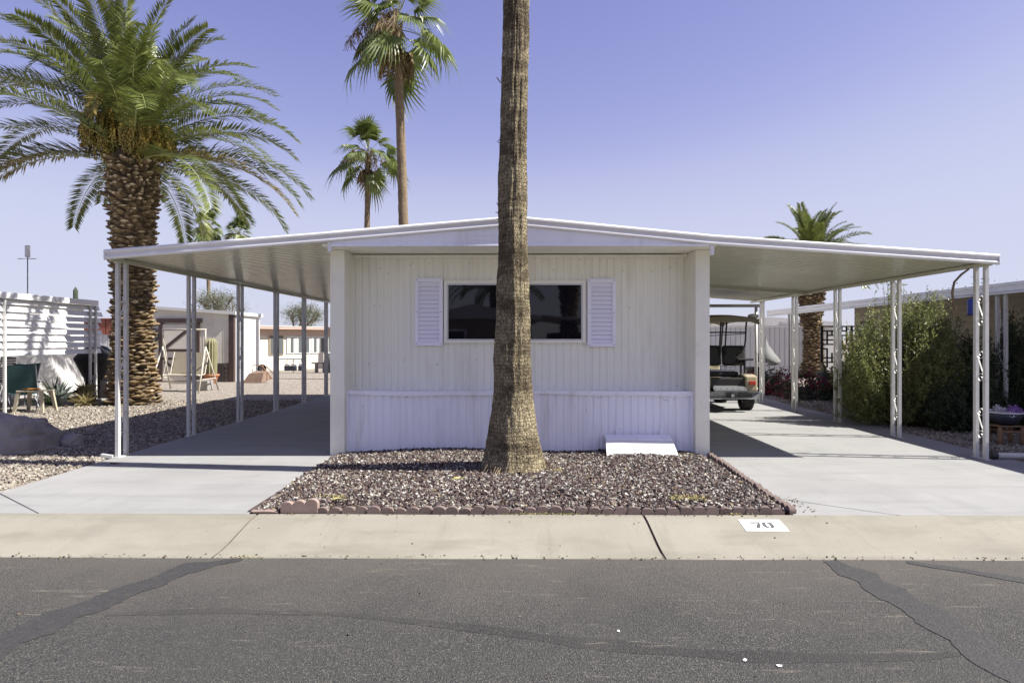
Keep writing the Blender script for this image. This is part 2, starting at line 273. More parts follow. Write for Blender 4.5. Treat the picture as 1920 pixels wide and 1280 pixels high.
def trunk_bark():
    m = bpy.data.materials.new('trunk_bark'); m.use_nodes = True; n = m.node_tree; N = n.nodes; L = n.links; b = N['Principled BSDF']
    uv = N.new('ShaderNodeUVMap'); uv.uv_map = 'UVMap'
    def mapn(sc):
        mp = N.new('ShaderNodeMapping'); mp.inputs['Scale'].default_value = (*sc, 1); L.new(uv.outputs[0], mp.inputs[0]); return mp.outputs[0]
    def noise(v, s, d=5, r=0.65):
        z = N.new('ShaderNodeTexNoise'); z.inputs['Scale'].default_value = s; z.inputs['Detail'].default_value = d; z.inputs['Roughness'].default_value = r; L.new(v, z.inputs['Vector']); return z.outputs['Fac']
    def rng_(x, a, c, lo=0, hi=1):
        q = N.new('ShaderNodeMapRange'); q.inputs[1].default_value = a; q.inputs[2].default_value = c; q.inputs[3].default_value = lo; q.inputs[4].default_value = hi; L.new(x, q.inputs[0]); return q.outputs[0]
    def mix(f, a, c, bt='MIX'):
        q = N.new('ShaderNodeMix'); q.data_type = 'RGBA'; q.blend_type = bt; L.new(f, q.inputs[0])
        for i, x in ((6, a), (7, c)): (setattr(q.inputs[i], 'default_value', (*x, 1)) if isinstance(x, tuple) else L.new(x, q.inputs[i]))
        return q.outputs[2]
    vert = noise(mapn((48, 9)), 1.0, 4)          # vertical fibres
    horz = noise(mapn((3, 26)), 1.0, 5)          # ring scars
    vo = N.new('ShaderNodeTexVoronoi'); vo.feature = 'DISTANCE_TO_EDGE'; vo.inputs['Scale'].default_value = 1.0; vo.inputs['Randomness'].default_value = 0.6; L.new(mapn((52, 26)), vo.inputs['Vector'])
    band = noise(mapn((0.9, 2.3)), 1.0, 6, 0.7)  # wide weathering bands
    crack = rng_(vo.outputs['Distance'], 0.0, 0.16)
    c = mix(rng_(vert, 0.35, 0.65), (0.22,0.175,0.105), (0.58,0.495,0.325))
    c = mix(rng_(horz, 0.58, 0.70, 0, 0.6), c, (0.10,0.075,0.045))
    c = mix(rng_(band, 0.46, 0.57, 0, 0.85), c, (0.12,0.093,0.060))
    c = mix(rng_(crack, 0, 1, 0.68, 0), c, (0.055,0.042,0.028))
    L.new(c, b.inputs['Base Color']); b.inputs['Roughness'].default_value = 0.95; b.inputs['Specular IOR Level'].default_value = 0.15
    ad = N.new('ShaderNodeMath'); ad.operation = 'ADD'; L.new(crack, ad.inputs[0]); L.new(vert, ad.inputs[1])
    a2 = N.new('ShaderNodeMath'); a2.operation = 'SUBTRACT'; L.new(ad.outputs[0], a2.inputs[0]); L.new(rng_(horz, .55, .75), a2.inputs[1])
    bp = N.new('ShaderNodeBump'); bp.inputs['Strength'].default_value = 0.9; bp.inputs['Distance'].default_value = 0.012; L.new(a2.outputs[0], bp.inputs['Height']); L.new(bp.outputs[0], b.inputs['Normal'])
    M['trunk_bark'] = m
trunk_bark()

# base colours of sunlit stuff brought to their real-world level for this exposure
def scale_col(name, f):
    n = M[name].node_tree; L = n.links
    for nd in list(n.nodes):
        for sk in nd.inputs:
            if (sk.name == 'Base Color' or (nd.type == 'BSDF_TRANSLUCENT' and sk.name == 'Color')) and sk.is_linked:
                src = sk.links[0].from_socket; q = n.nodes.new('ShaderNodeMix'); q.data_type = 'RGBA'; q.blend_type = 'MULTIPLY'; q.inputs[0].default_value = 1
                q.inputs[7].default_value = (f, f, f, 1); L.new(src, q.inputs[6]); L.new(q.outputs[2], sk)
for f_, names_ in ((0.59, 'asphalt tar_thin'), (0.50, 'tar'), (0.67, 'drive curb'), (0.64, 'stone_tan gravel edging edging_pale bed_soil concrete_block leaf_litter'), (0.60, 'stone_red'),
                   (0.92, 'frond frond_pale frond_yellow fan_leaf'), (0.66, 'leaf_sage boot'), (0.76, 'rachis dates date_stalk fan_dead leaf_grey leaf_dark leaf_mid bract boot_cut palm_bark trunk_bark grass_dry dry_leaf agave'),
                   (0.78, 'pale_wall pink_wall pink_roof red_metal terracotta cactus cart_tan beige_plastic swing_frame orange_plate post_white pvc white_wall roof_white tan_roof')):
    for nm_ in names_.split(): scale_col(nm_, f_)

# ------------------------------------------------------------------ builders
def link(o, parent=None):
    COL.objects.link(o)
    if parent is not None: o.parent = parent
    return o
def wloc(o):
    v = Vector((0, 0, 0))
    while o is not None: v += Vector(o.location); o = o.parent
    return v
def tag(o, label=None, cat=None, group=None, kind=None):
    if label: o['label'] = label
    if cat: o['category'] = cat
    if group: o['group'] = group
    if kind: o['kind'] = kind
    return o
def thing(name, label, cat, loc=(0,0,0), group=None, rz=0):
    o = bpy.data.objects.new(name, None); o.empty_display_size = 0.1; link(o); o.location = loc; o.rotation_euler = (0,0,rz)
    return tag(o, label, cat, group)
def copy_tree(o, parent=None):
    c = o.copy(); link(c, parent)
    for ch in list(o.children): copy_tree(ch, c)
    return c
def raw_mesh(name, V, F, mat, smooth=False):
    me = bpy.data.meshes.new(name); me.from_pydata([tuple(v) for v in V], [], F)
    if mat: me.materials.append(M[mat])
    if smooth: me.polygons.foreach_set('use_smooth', [True]*len(me.polygons))
    me.update(); return me
def np_mesh(name, V, F, mats, matidx=None, smooth=False):
    V = np.asarray(V, np.float32); F = np.asarray(F, np.int32); k = F.shape[1]; nF = len(F)
    me = bpy.data.meshes.new(name); me.vertices.add(len(V)); me.vertices.foreach_set('co', V.ravel())
    me.loops.add(nF*k); me.loops.foreach_set('vertex_index', F.ravel())
    me.polygons.add(nF); me.polygons.foreach_set('loop_start', np.arange(0, nF*k, k, dtype=np.int32)); me.polygons.foreach_set('loop_total', np.full(nF, k, np.int32))
    for mm in (mats if isinstance(mats, (list, tuple)) else [mats]): me.materials.append(M[mm])
    if matidx is not None: me.polygons.foreach_set('material_index', np.asarray(matidx, np.int32))
    me.polygons.foreach_set('use_smooth', np.full(nF, smooth, bool))
    me.update(calc_edges=True); me.validate(); return me
def obj(name, me, parent=None, loc=(0,0,0), rot=(0,0,0), scale=(1,1,1)):
    o = bpy.data.objects.new(name, me); link(o, parent); o.location = loc; o.rotation_euler = rot; o.scale = scale; return o
class MB:
    def __init__(s): s.V = []; s.F = []
    def add(s, V, F):
        b = len(s.V); s.V += [Vector(v) for v in V]; s.F += [tuple(i+b for i in f) for f in F]; return s
    def box(s, x0, x1, y0, y1, z0, z1):
        V = [(x0,y0,z0),(x1,y0,z0),(x1,y1,z0),(x0,y1,z0),(x0,y0,z1),(x1,y0,z1),(x1,y1,z1),(x0,y1,z1)]
        return s.add(V, [(0,3,2,1),(4,5,6,7),(0,1,5,4),(1,2,6,5),(2,3,7,6),(3,0,4,7)])
    def obox(s, c, half, mat3):
        V = [Vector(c) + mat3 @ Vector((sx*half[0], sy*half[1], sz*half[2])) for sz in (-1,1) for sx, sy in ((-1,-1),(1,-1),(1,1),(-1,1))]
        return s.add(V, [(0,3,2,1),(4,5,6,7),(0,1,5,4),(1,2,6,5),(2,3,7,6),(3,0,4,7)])
    def bar(s, a, b, wx, wz, up=(0,0,1)):
        a, b = Vector(a), Vector(b); d = b-a; y = d.normalized(); u = Vector(up)
        x = y.cross(u)
        if x.length < 1e-4: x = y.cross(Vector((1,0,0)))
        x.normalize(); z = x.cross(y)
        return s.obox((a+b)/2, (wx/2, d.length/2, wz/2), Matrix((x, y, z)).transposed())
    def tube(s, pts, r, n=8, caps=True):
        pts = [Vector(p) for p in pts]; rs = r if isinstance(r, (list, tuple)) else [r]*len(pts)
        t0 = (pts[1]-pts[0]).normalized(); nrm = t0.orthogonal().normalized(); rings = []
        for i, p in enumerate(pts):
            t = ((pts[min(i+1, len(pts)-1)] - pts[max(i-1, 0)])).normalized()
            nrm = (nrm - t*nrm.dot(t)); nrm = nrm.normalized() if nrm.length > 1e-6 else t.orthogonal().normalized(); bn = t.cross(nrm)
            rings.append([p + (nrm*math.cos(2*PI*k/n) + bn*math.sin(2*PI*k/n))*rs[i] for k in range(n)])
        V = [v for rg in rings for v in rg]; F = []
        for i in range(len(pts)-1):
            for k in range(n): F.append((i*n+k, i*n+(k+1)%n, (i+1)*n+(k+1)%n, (i+1)*n+k))
        if caps: F += [tuple(range(n-1, -1, -1)), tuple((len(pts)-1)*n+k for k in range(n))]
        return s.add(V, F)
    def lathe(s, prof, n=20, c=(0,0,0), cap=True):
        V = []; F = []
        for r, z in prof:
            for k in range(n): V.append((c[0]+r*math.cos(2*PI*k/n), c[1]+r*math.sin(2*PI*k/n), c[2]+z))
        for i in range(len(prof)-1):
            for k in range(n): F.append((i*n+k, i*n+(k+1)%n, (i+1)*n+(k+1)%n, (i+1)*n+k))
        if cap: F += [tuple(range(n-1, -1, -1)), tuple((len(prof)-1)*n+k for k in range(n))]
        return s.add(V, F)
    def prism(s, poly, vec):
        vec = Vector(vec); P = [Vector(p) for p in poly]; n = len(P)
        return s.add(P + [p+vec for p in P], [tuple(range(n-1,-1,-1)), tuple(range(n, 2*n))] + [(k, (k+1)%n, n+(k+1)%n, n+k) for k in range(n)])
    def sheet(s, rows):
        n = len(rows[0]); V = [v for r in rows for v in r]
        return s.add(V, [(i*n+k, i*n+k+1, (i+1)*n+k+1, (i+1)*n+k) for i in range(len(rows)-1) for k in range(n-1)])
    def mesh(s, name, mat, off=(0,0,0), smooth=False, fix=True):
        o = Vector(off); me = raw_mesh(name, [v-o for v in s.V], s.F, mat, smooth)
        if fix:
            bm = bmesh.new(); bm.from_mesh(me); bmesh.ops.recalc_face_normals(bm, faces=bm.faces); bm.to_mesh(me); bm.free()
        return me
    def build(s, name, mat, parent=None, smooth=False, bevel=0, solid=0, fix=True, angle=None):
        off = wloc(parent) if parent is not None else (0,0,0)
        o = obj(name, s.mesh(name, mat, off, smooth, fix), parent)
        if solid: md = o.modifiers.new('solid', 'SOLIDIFY'); md.thickness = solid; md.offset = 0
        if bevel: md = o.modifiers.new('bevel', 'BEVEL'); md.width = bevel; md.segments = 2; md.limit_method = 'ANGLE'; md.angle_limit = R(40)
        return o
def struct(o): o['kind'] = 'structure'; return o
def box(*a): return MB().box(*a)

# ------------------------------------------------------------------ ground, road, kerb, drives
LZ = -0.02
g = MB(); g.sheet([[(-900,y,LZ),(900,y,LZ)] for y in (5.86, 20, 60, 1800)]); struct(g.build('ground', 'gravel', fix=False))
g = MB(); g.sheet([[(-900,y,LZ),(900,y,LZ)] for y in (-1800,-60,-20,-5.86)]); struct(g.build('ground', 'gravel', fix=False))
g = MB(); g.sheet([[(-900,y,-0.10),(900,y,-0.10)] for y in (-5.2, 5.2)]); struct(g.build('road', 'asphalt', fix=False))
PROF = [(4.985,-0.104),(5.0,-0.094),(5.13,-0.090),(5.28,-0.074),(5.48,-0.042),(5.68,-0.012),(5.80,-0.002),(5.868,0.0)]
def kz(y):
    for (a, za), (b, zb) in zip(PROF, PROF[1:]):
        if y <= b: return za+(zb-za)*(y-a)/(b-a)
    return 0.0
kerb = struct(obj('kerb', None)); struct(kerb)
cuts = [-60,-40,-25,-15.6,-12.3,-8.95,-5.6,-2.25,1.07,4.42,7.75,11.1,14.4,25,40,60]
for a, b in zip(cuts, cuts[1:]):
    xs = np.linspace(a+0.011, b-0.011, 14); m = MB()
    prof = PROF+[(5.868,-0.2),(4.985,-0.2)]
    rows = [[(x, y+0.006*math.sin(x*3.1+i), z) for i, (y, z) in enumerate(prof)] for x in xs]
    rows = [r+[r[0]] for r in rows]; m.sheet(rows)
    n = len(rows[0]); m.F.append(tuple(range(n-1))); m.F.append(tuple((len(xs)-1)*n+k for k in range(n-1)))
    m.build('kerb_slab', 'curb', kerb)
    if abs(b) < 20:
        f = MB(); f.sheet([[(b-0.011, y, z-0.014), (b+0.011, y, z-0.012)] for y, z in PROF]); f.build('joint_filler', 'bed_soil', kerb, fix=False)
far = struct(MB().box(-60,60,-5.86,-5.1,-0.2,0.0).build('kerb', 'curb', bevel=0.05))
def slab(name, poly, parent, mat='drive', z=0.0, t=0.12):
    return MB().prism([(x,y,z-t) for x,y in poly], (0,0,t)).build(name, mat, parent, bevel=0.006)
dl = struct(obj('driveway', None))
slab('slab', [(-2.33,5.874),(-2.40,8.3),(-2.44,9.5),(-5.16,9.5),(-5.16,8.45),(-5.10,6.66),(-4.15,5.874)], dl)
slab('slab', [(-2.44,9.508),(-2.44,14.0),(-5.18,14.0),(-5.16,9.508)], dl); slab('slab', [(-2.44,14.008),(-2.44,18.9),(-5.20,18.9),(-5.18,14.008)], dl)
slab('slab', [(-4.162,5.874),(-5.112,6.655),(-5.9,6.28),(-7.2,6.05),(-7.2,5.874)], dl)
dr = struct(obj('driveway', None))
slab('slab', [(2.43,6.52),(3.27,5.874),(9.6,5.874),(9.4,8.32),(6.15,8.32),(2.47,8.32)], dr)
slab('slab', [(2.42,6.51),(2.36,5.874),(3.255,5.874)], dr)
slab('slab', [(2.47,8.326),(6.15,8.326),(9.4,8.326),(9.4,8.47),(6.2,8.47),(6.28,12.0),(2.48,12.0)], dr)
slab('slab', [(2.48,12.008),(6.28,12.008),(6.34,18.0),(2.48,18.0)], dr)
# sealed cracks and patches on the road, laid proud of the asphalt
def strip(name, pts, mat, z, seed=0):
    rr = random.Random(seed); m = MB(); rows = []
    P = []
    for (x0,y0,w0),(x1,y1,w1) in zip(pts, pts[1:]):
        for k in range(8):
            t = k/8; P.append((x0+(x1-x0)*t, y0+(y1-y0)*t, w0+(w1-w0)*t))
    P.append(pts[-1])
    for i, (x, y, wd) in enumerate(P):
        x2, y2, _ = P[min(i+1, len(P)-1)]; x1, y1, _ = P[max(i-1, 0)]; d = Vector((x2-x1, y2-y1, 0)).normalized(); n = Vector((-d.y, d.x, 0))
        wd *= 1.2; a = wd*(0.5+.10*math.sin(i*.9+seed)+rr.uniform(-.05,.05)); b = wd*(0.5+.10*math.sin(i*.7+seed*2)+rr.uniform(-.05,.05)); c = Vector((x, y, 0))
        rows.append([(c+n*a).to_tuple()[:2]+(z,), (c-n*b).to_tuple()[:2]+(z,)])
    m.sheet(rows); return struct(m.build(name, mat, fix=False))
strip('crack_seal', [(-2.02,4.97,0.05),(-2.30,4.78,0.17),(-2.45,4.40,0.17),(-2.62,3.98,0.20),(-2.72,3.60,0.22),(-2.80,3.1,0.26),(-2.85,2.2,0.25)], 'tar', -0.0968, 1)
strip('crack_seal', [(2.25,4.96,0.10),(2.32,4.65,0.20),(2.36,4.25,0.19),(2.40,3.85,0.20),(2.38,3.45,0.19),(2.42,3.0,0.22),(2.44,2.2,0.2)], 'tar', -0.0968, 2)
strip('crack_seal', [(2.80,4.95,0.06),(3.15,4.72,0.09),(3.45,4.50,0.08),(3.9,4.3,0.08),(4.6,4.05,0.08)], 'tar', -0.0968, 3)
strip('crack_seal', [(-1.35,4.03,0.03),(-0.5,3.86,0.06),(0.3,3.62,0.10),(1.1,3.46,0.10),(1.9,3.45,0.07),(2.25,3.5,0.03)], 'tar_thin', -0.0988, 4)
strip('crack_seal', [(-2.4,3.95,0.03),(-1.9,4.02,0.08),(-1.2,3.98,0.03)], 'tar_thin', -0.0985, 5)

# ------------------------------------------------------------------ scattered stones
CUBE = np.array([(-1,-1,-1),(1,-1,-1),(1,1,-1),(-1,1,-1),(-1,-1,1),(1,-1,1),(1,1,1),(-1,1,1)], np.float32)*0.62
CF = np.array([(0,2,1),(0,3,2),(4,5,6),(4,6,7),(0,1,5),(0,5,4),(1,2,6),(1,6,5),(2,3,7),(2,7,6),(3,0,4),(3,4,7)], np.int32)
def stones(xyz, s0, s1, seed):
    r = np.random.default_rng(seed); n = len(xyz)
    V = CUBE[None] + r.uniform(-0.34, 0.34, (n,8,3)).astype(np.float32)
    sz = (s0 + (s1-s0)*r.random(n)**2.0)[:,None]*np.stack([r.uniform(.75,1.3,n), r.uniform(.6,1.0,n), r.uniform(.45,.8,n)], 1)
    V = V*sz[:,None,:]*0.5
    a, b, c = r.uniform(0,2*PI,n), r.normal(0,.45,n), r.normal(0,.45,n)
    ca, sa, cb, sb, cc, sc = np.cos(a), np.sin(a), np.cos(b), np.sin(b), np.cos(c), np.sin(c)
    Rm = np.stack([np.stack([ca*cb, ca*sb*sc-sa*cc, ca*sb*cc+sa*sc],1), np.stack([sa*cb, sa*sb*sc+ca*cc, sa*sb*cc-ca*sc],1), np.stack([-sb, cb*sc, cb*cc],1)], 1)
    V = np.einsum('nij,nkj->nki', Rm, V) + xyz[:,None,:]
    F = (CF[None] + (np.arange(n)*8)[:,None,None]).reshape(-1,3)
    return V.reshape(-1,3), F
def bed_z(x, y):
    e = np.minimum.reduce([(x+2.36)*1.2, (2.38-x)*1.2, (y-5.93)*1.5]); e = np.clip(e, 0, 1)
    return 0.012 + 0.035*e + 0.018*np.sin(x*2.3+y*1.1)*e
gx = np.linspace(-2.36, 2.36, 50); gy = np.linspace(5.93, 9.25, 36)
m = MB(); m.sheet([[(x, y, float(bed_z(np.array(x), np.array(y)))) for x in gx] for y in gy])
struct(m.build('gravel_bed', 'bed_soil', smooth=True, fix=False))
n = 44000
xy = np.stack([rng.uniform(-2.36, 2.36, n), 5.94 + (9.12-5.94)*rng.random(n)], 1)
keep = (xy[:,0] > -2.30-0.045*(xy[:,1]-5.9)); xy = xy[keep]
z = bed_z(xy[:,0], xy[:,1]) + rng.uniform(0.0, 0.016, len(xy))
V, F = stones(np.column_stack([xy, z]), 0.014, 0.048, 1)
tag(obj('landscape_stones', np_mesh('landscape_stones', V, F, 'stone_red')), 'red brown crushed stones filling the front bed', 'stones', kind='stuff')
def dens(n, x0, x1, y0, y1, seed, pw=1.7):
    r = np.random.default_rng(seed); return np.column_stack([r.uniform(x0,x1,n), y0+(y1-y0)*r.random(n)**pw])
p = dens(46000, -10.5, -5.17, 5.95, 17.0, 3)
fl = (p[:,0] > -5.2-0*(p[:,1])) | ((p[:,1] < 6.7) & (p[:,0] > -7.3) & (p[:,1] < 6.02+np.clip((p[:,0]+7.2)*0.28,0,1.0)))
p = p[~fl]; p = p[(p[:,0] > -(p[:,1]+0.5)*0.80)]
V, F = stones(np.column_stack([p, np.full(len(p), LZ+0.008)+rng.uniform(0,.012,len(p))]), 0.022, 0.065, 4)
tag(obj('yard_gravel', np_mesh('yard_gravel', V, F, 'stone_tan')), 'tan gravel covering the yard left of the carport', 'gravel', kind='stuff')
p = dens(12000, 6.2, 10.5, 8.5, 17.0, 5, 1.4); p = p[(p[:,0] > 6.33+0.0*p[:,1]) & (p[:,0] < p[:,1]*0.80)]
V, F = stones(np.column_stack([p, np.full(len(p), LZ+0.008)]), 0.022, 0.06, 6)
tag(obj('yard_gravel', np_mesh('yard_gravel', V, F, 'stone_tan')), 'shaded gravel under the bushes right of the carport', 'gravel', kind='stuff')
# loose grit along the gutter and on the kerb and drive
q = []
r = np.random.default_rng(12)
for _ in range(260): x = r.uniform(-4.2,4.2); y = r.normal(5.005,0.022); q.append((x, y, (kz(y) if y > 5 else -0.096)+0.003))
for _ in range(36): x = r.uniform(-4.3,4.3); y = r.uniform(5.1,5.85); q.append((x, y, kz(y)+0.003))
for _ in range(60): x = r.uniform(2.42,2.62); y = r.uniform(5.95,6.6); q.append((x, y, 0.004))
for _ in range(160): x = r.uniform(-2.2,2.2); y = r.normal(5.85,0.02); q.append((x, y, 0.003))
for _ in range(45): x = r.uniform(-4,4.5); y = r.uniform(2.4,4.9); q.append((x, y, -0.096))
V, F = stones(np.array(q), 0.005, 0.022, 8)
r2_ = np.random.default_rng(31); q2 = [(x, y, -0.097) for x, y in ((1.13,3.42),(1.28,3.36),(0.55,3.75))]
V2, F2 = stones(np.array(q2), 0.02, 0.035, 9); V2[:,2] = -0.0985+(V2[:,2]+0.097)*.25+.004
tag(obj('paint_flakes', np_mesh('paint_flakes', V2, F2, 'paint_sign')), 'small white flakes scattered on the road', 'debris', kind='stuff')
tag(obj('grit', np_mesh('grit', V, F, 'leaf_litter')), 'loose dark grit strewn along the gutter', 'grit', kind='stuff')

# ------------------------------------------------------------------ scalloped edging
def scallop(wd, h, t, side):
    pr = [(-wd/2*0.98,0)] + [(-math.cos(a)*wd/2*0.98, h-wd*0.36+math.sin(a)*wd*0.36) for a in np.linspace(0.0, PI, 9)] + [(wd/2*0.98,0)]
    return MB().prism([(x,0,z) for x,z in pr], (0,t,0)).mesh('brick', 'edging')
ed = thing('scalloped_edging', 'low red scalloped brick edging around the front stone bed', 'edging', (0.25,5.9,0))
sm = scallop(0.113, 0.080, 0.055, 0)
rr = random.Random(3)
for i in range(37):
    x = -1.70+i*0.1125
    if x > 2.34: break
    obj('brick', sm, ed, (x-0.25+rr.uniform(-.004,.004), rr.uniform(-.010,.010)-0.015, -0.022+rr.uniform(-.016,.008)), (rr.uniform(-.10,.06), rr.uniform(-.09,.09), rr.uniform(-.06,.06)))
for i in range(25):
    y = 5.97+i*0.1165
    obj('brick', sm, ed, (2.345-0.25+0.004*i+rr.uniform(-.006,.006), y-5.9, -0.026+rr.uniform(-.010,.006)), (0, rr.uniform(-.06,.06), -PI/2+rr.uniform(-.04,.04)))
pr = [(-2.06,0)]
for k in range(3):
    cx = -2.005+k*0.108; pr += [(cx-math.cos(a)*0.054, 0.058+0.012*k+math.sin(a)*0.042) for a in np.linspace(0.15, PI-0.15, 7)]
pr += [(-1.735,0)]
bl = MB().prism([(x,5.885,zz) for x,zz in pr], (0,0.06,0)).build('brick', 'edging_pale', ed, bevel=0.006); bl['label'] = 'pale taller edging block with three scallops'
MB().prism([(-2.30,5.885,0),(-2.32,5.885,0.018),(-2.19,5.885,0.022),(-2.09,5.885,0.016),(-2.08,5.885,0)], (0,0.07,0)).build('brick', 'edging_pale', ed, bevel=0.005)

# ------------------------------------------------------------------ the mobile home
YF = 8.45                                     # front face of the fascia
TOP = [(-5.17,2.628),(-2.35,2.847),(-0.05,3.04),(2.40,2.802),(5.93,2.556)]
def rz_(x):
    for (a, za), (b, zb) in zip(TOP, TOP[1:]):
        if x <= b: return za+(zb-za)*(x-a)/(b-a)
    return TOP[-1][1]
home = thing('mobile_home', 'cream and white ribbed mobile home with low gable roof behind the tall trunk', 'mobile home', (0,9.0,0))
XL, XR = -2.295, 2.345                        # inner width between the wing walls
def ribbed(x0, x1, z0, z1, y, pitch=0.098, dep=0.011, phase=0.0):
    xs = []; x = x0
    k = math.floor((x0-phase)/pitch)
    pts = [(x0, 0)]
    while True:
        b = phase+k*pitch
        for dx, dd in ((0.0,0),(0.052,0),(0.063,1),(0.087,1),(0.098,0)):
            xx = b+dx
            if x0 < xx < x1 and xx > pts[-1][0]+1e-4: pts.append((xx, dd))
        k += 1
        if phase+k*pitch > x1: break
    pts.append((x1, 0))
    m = MB(); m.sheet([[(xx, y+dep*dd, z0) for xx, dd in pts], [(xx, y+dep*dd, z1) for xx, dd in pts]])
    return m
YW, YS = 9.30, 8.985
for a, b in ((XL,-1.02),(-1.02,0.98),(0.98,XR)): ribbed(a+0.001, b-0.002, 0.80, 2.66, YW, phase=-3).build('siding_panel', 'cream', home, solid=0.003, fix=False)
for a, b in ((-2.26,-1.55),(-1.55,-0.35),(-0.35,0.85),(0.85,2.30)): ribbed(a+0.001, b-0.002, 0.02, 0.80, YS, phase=-3.02).build('skirt_panel', 'skirt_white', home, solid=0.003, fix=False)
box(-2.42,2.47,9.33,24,0.02,2.66).build('body', 'cream', home)
box(-2.25,2.29,YS+0.014,9.32,-0.02,0.79).build('floor_frame', 'trim_dark', home)
m = MB(); m.sheet([[(x, YS-0.022+0.006*math.sin(x*1.7), 0.775+0.010*math.sin(x*2.1+1)+0.006*math.sin(x*5), ) for x in np.linspace(-2.27,2.31,40)], [(x, YS-0.022+0.006*math.sin(x*1.7), 0.83+0.008*math.sin(x*2.1+1)) for x in np.linspace(-2.27,2.31,40)]])
m.build('rail', 'skirt_white', home, solid=0.012)
box(-2.29,2.335,YS-0.01,9.30,0.805,0.815).build('ledge', 'skirt_white', home)
box(XL,XR,9.262,9.298,2.615,2.655).build('head_trim', 'cream', home, bevel=0.006)
for x0, x1, nm in ((-2.452,-2.262,'wing_wall'),(2.292,2.478,'wing_wall')):
    box(x0,x1,8.862,9.345,-0.02,2.668).build(nm, 'cream_pillar', home, bevel=0.008)
for x0, x1 in ((-2.261,-2.235),(2.265,2.291)): box(x0,x1,8.945,8.985,0.0,0.80).build('corner_trim', 'skirt_white', home, bevel=0.004)
# header box, soffit and gable
box(-2.452,2.478,YF+0.075,9.34,2.67,2.70).build('soffit', 'cream', home)
gp = [(-2.33,YF+0.055,2.672),(2.37,YF+0.055,2.672),(2.37,YF+0.055,rz_(2.37)-0.05),(-0.05,YF+0.055,rz_(-0.05)-0.05),(-2.33,YF+0.055,rz_(-2.33)-0.05)]
MB().prism(gp, (0,0.05,0)).build('gable_panel', 'skirt_white', home)
for zz in (2.735, 2.80, 2.865):
    xl = -0.05-(rz_(-0.05)-zz-0.115)/0.084; xr = -0.05+(rz_(-0.05)-zz-0.115)/0.097
    if xr-xl > 0.3: box(max(xl,-2.3),min(xr,2.34),YF+0.050,YF+0.056,zz,zz+0.052).build('gable_board', 'skirt_white', home)
box(-2.34,2.38,YF+0.035,YF+0.085,2.664,2.69).build('gable_trim', 'skirt_white', home, bevel=0.006)
def fascia(x0, x1, parent, h=0.125, name='fascia'):
    pr = []
    for a in np.linspace(-PI/2, PI/2, 5): pr.append((-0.030*math.cos(a), 0.030*math.sin(a)-0.030))
    pr = [(0.03,0.0),(0.0,0.0)]
    top = [(-0.026*math.cos(a)-0.002, -0.026+0.026*math.sin(a)) for a in np.linspace(PI/2,-PI/2,6)]
    mid = [(0.004,-0.056),(0.004,-h+0.05)]
    bot = [(-0.022*math.cos(a)-0.002, -h+0.022+0.022*math.sin(a)) for a in np.linspace(PI/2,-PI/2,6)]
    pr = [(0.035,0.0)]+top+mid+bot+[(0.035,-h)]
    m = MB(); n = len(pr)
    za, zb = rz_(x0), rz_(x1)
    m.prism([(x0, YF+0.03+y, za+z) for y, z in pr], (x1-x0, 0, zb-za))
    return m.build(name, 'white_paint', parent)
fascia(-2.35,-0.05,home); fascia(-0.05,2.40,home)
rt = MB()
for xa, xb in ((-2.40,-0.05),(-0.05,2.45)):
    rt.prism([(xa,YF+0.07,rz_(xa)-0.05),(xb,YF+0.07,rz_(xb)-0.05),(xb,YF+0.07,rz_(xb)+0.004),(xa,YF+0.07,rz_(xa)+0.004)], (0,15.6,0))
rt.build('roof', 'roof_white', home)
for xa, xb in ((-2.36,-0.5),(0.35,2.36)):      # raised roof coating edge behind the fascia
    MB().prism([(xa,YF+0.16,rz_(xa)),(xb,YF+0.16,rz_(xb)),(xb,YF+0.16,rz_(xb)+0.026),(xa,YF+0.16,rz_(xa)+0.032)], (0,0.5,0)).build('roof_seam', 'roof_white', home, bevel=0.006)
nl_ = MB().lathe([(0.0065,0),(0.005,0.003)], 6).mesh('screw', 'screw'); rr = random.Random(21)
for k in range(46):
    lo_ = k < 20; xx = rr.uniform(-2.2,2.25); zz = rr.choice([.10,.30,.62,.74]) if lo_ else rr.choice([.90,1.2,1.95,2.45,2.56])
    if not lo_ and -1.45 < xx < 1.36 and 1.4 < zz < 2.35: continue
    obj('screw', nl_, home, (xx, (YS if lo_ else YW)-9.0-.001, zz+rr.uniform(-.04,.04)), (R(90),0,0))
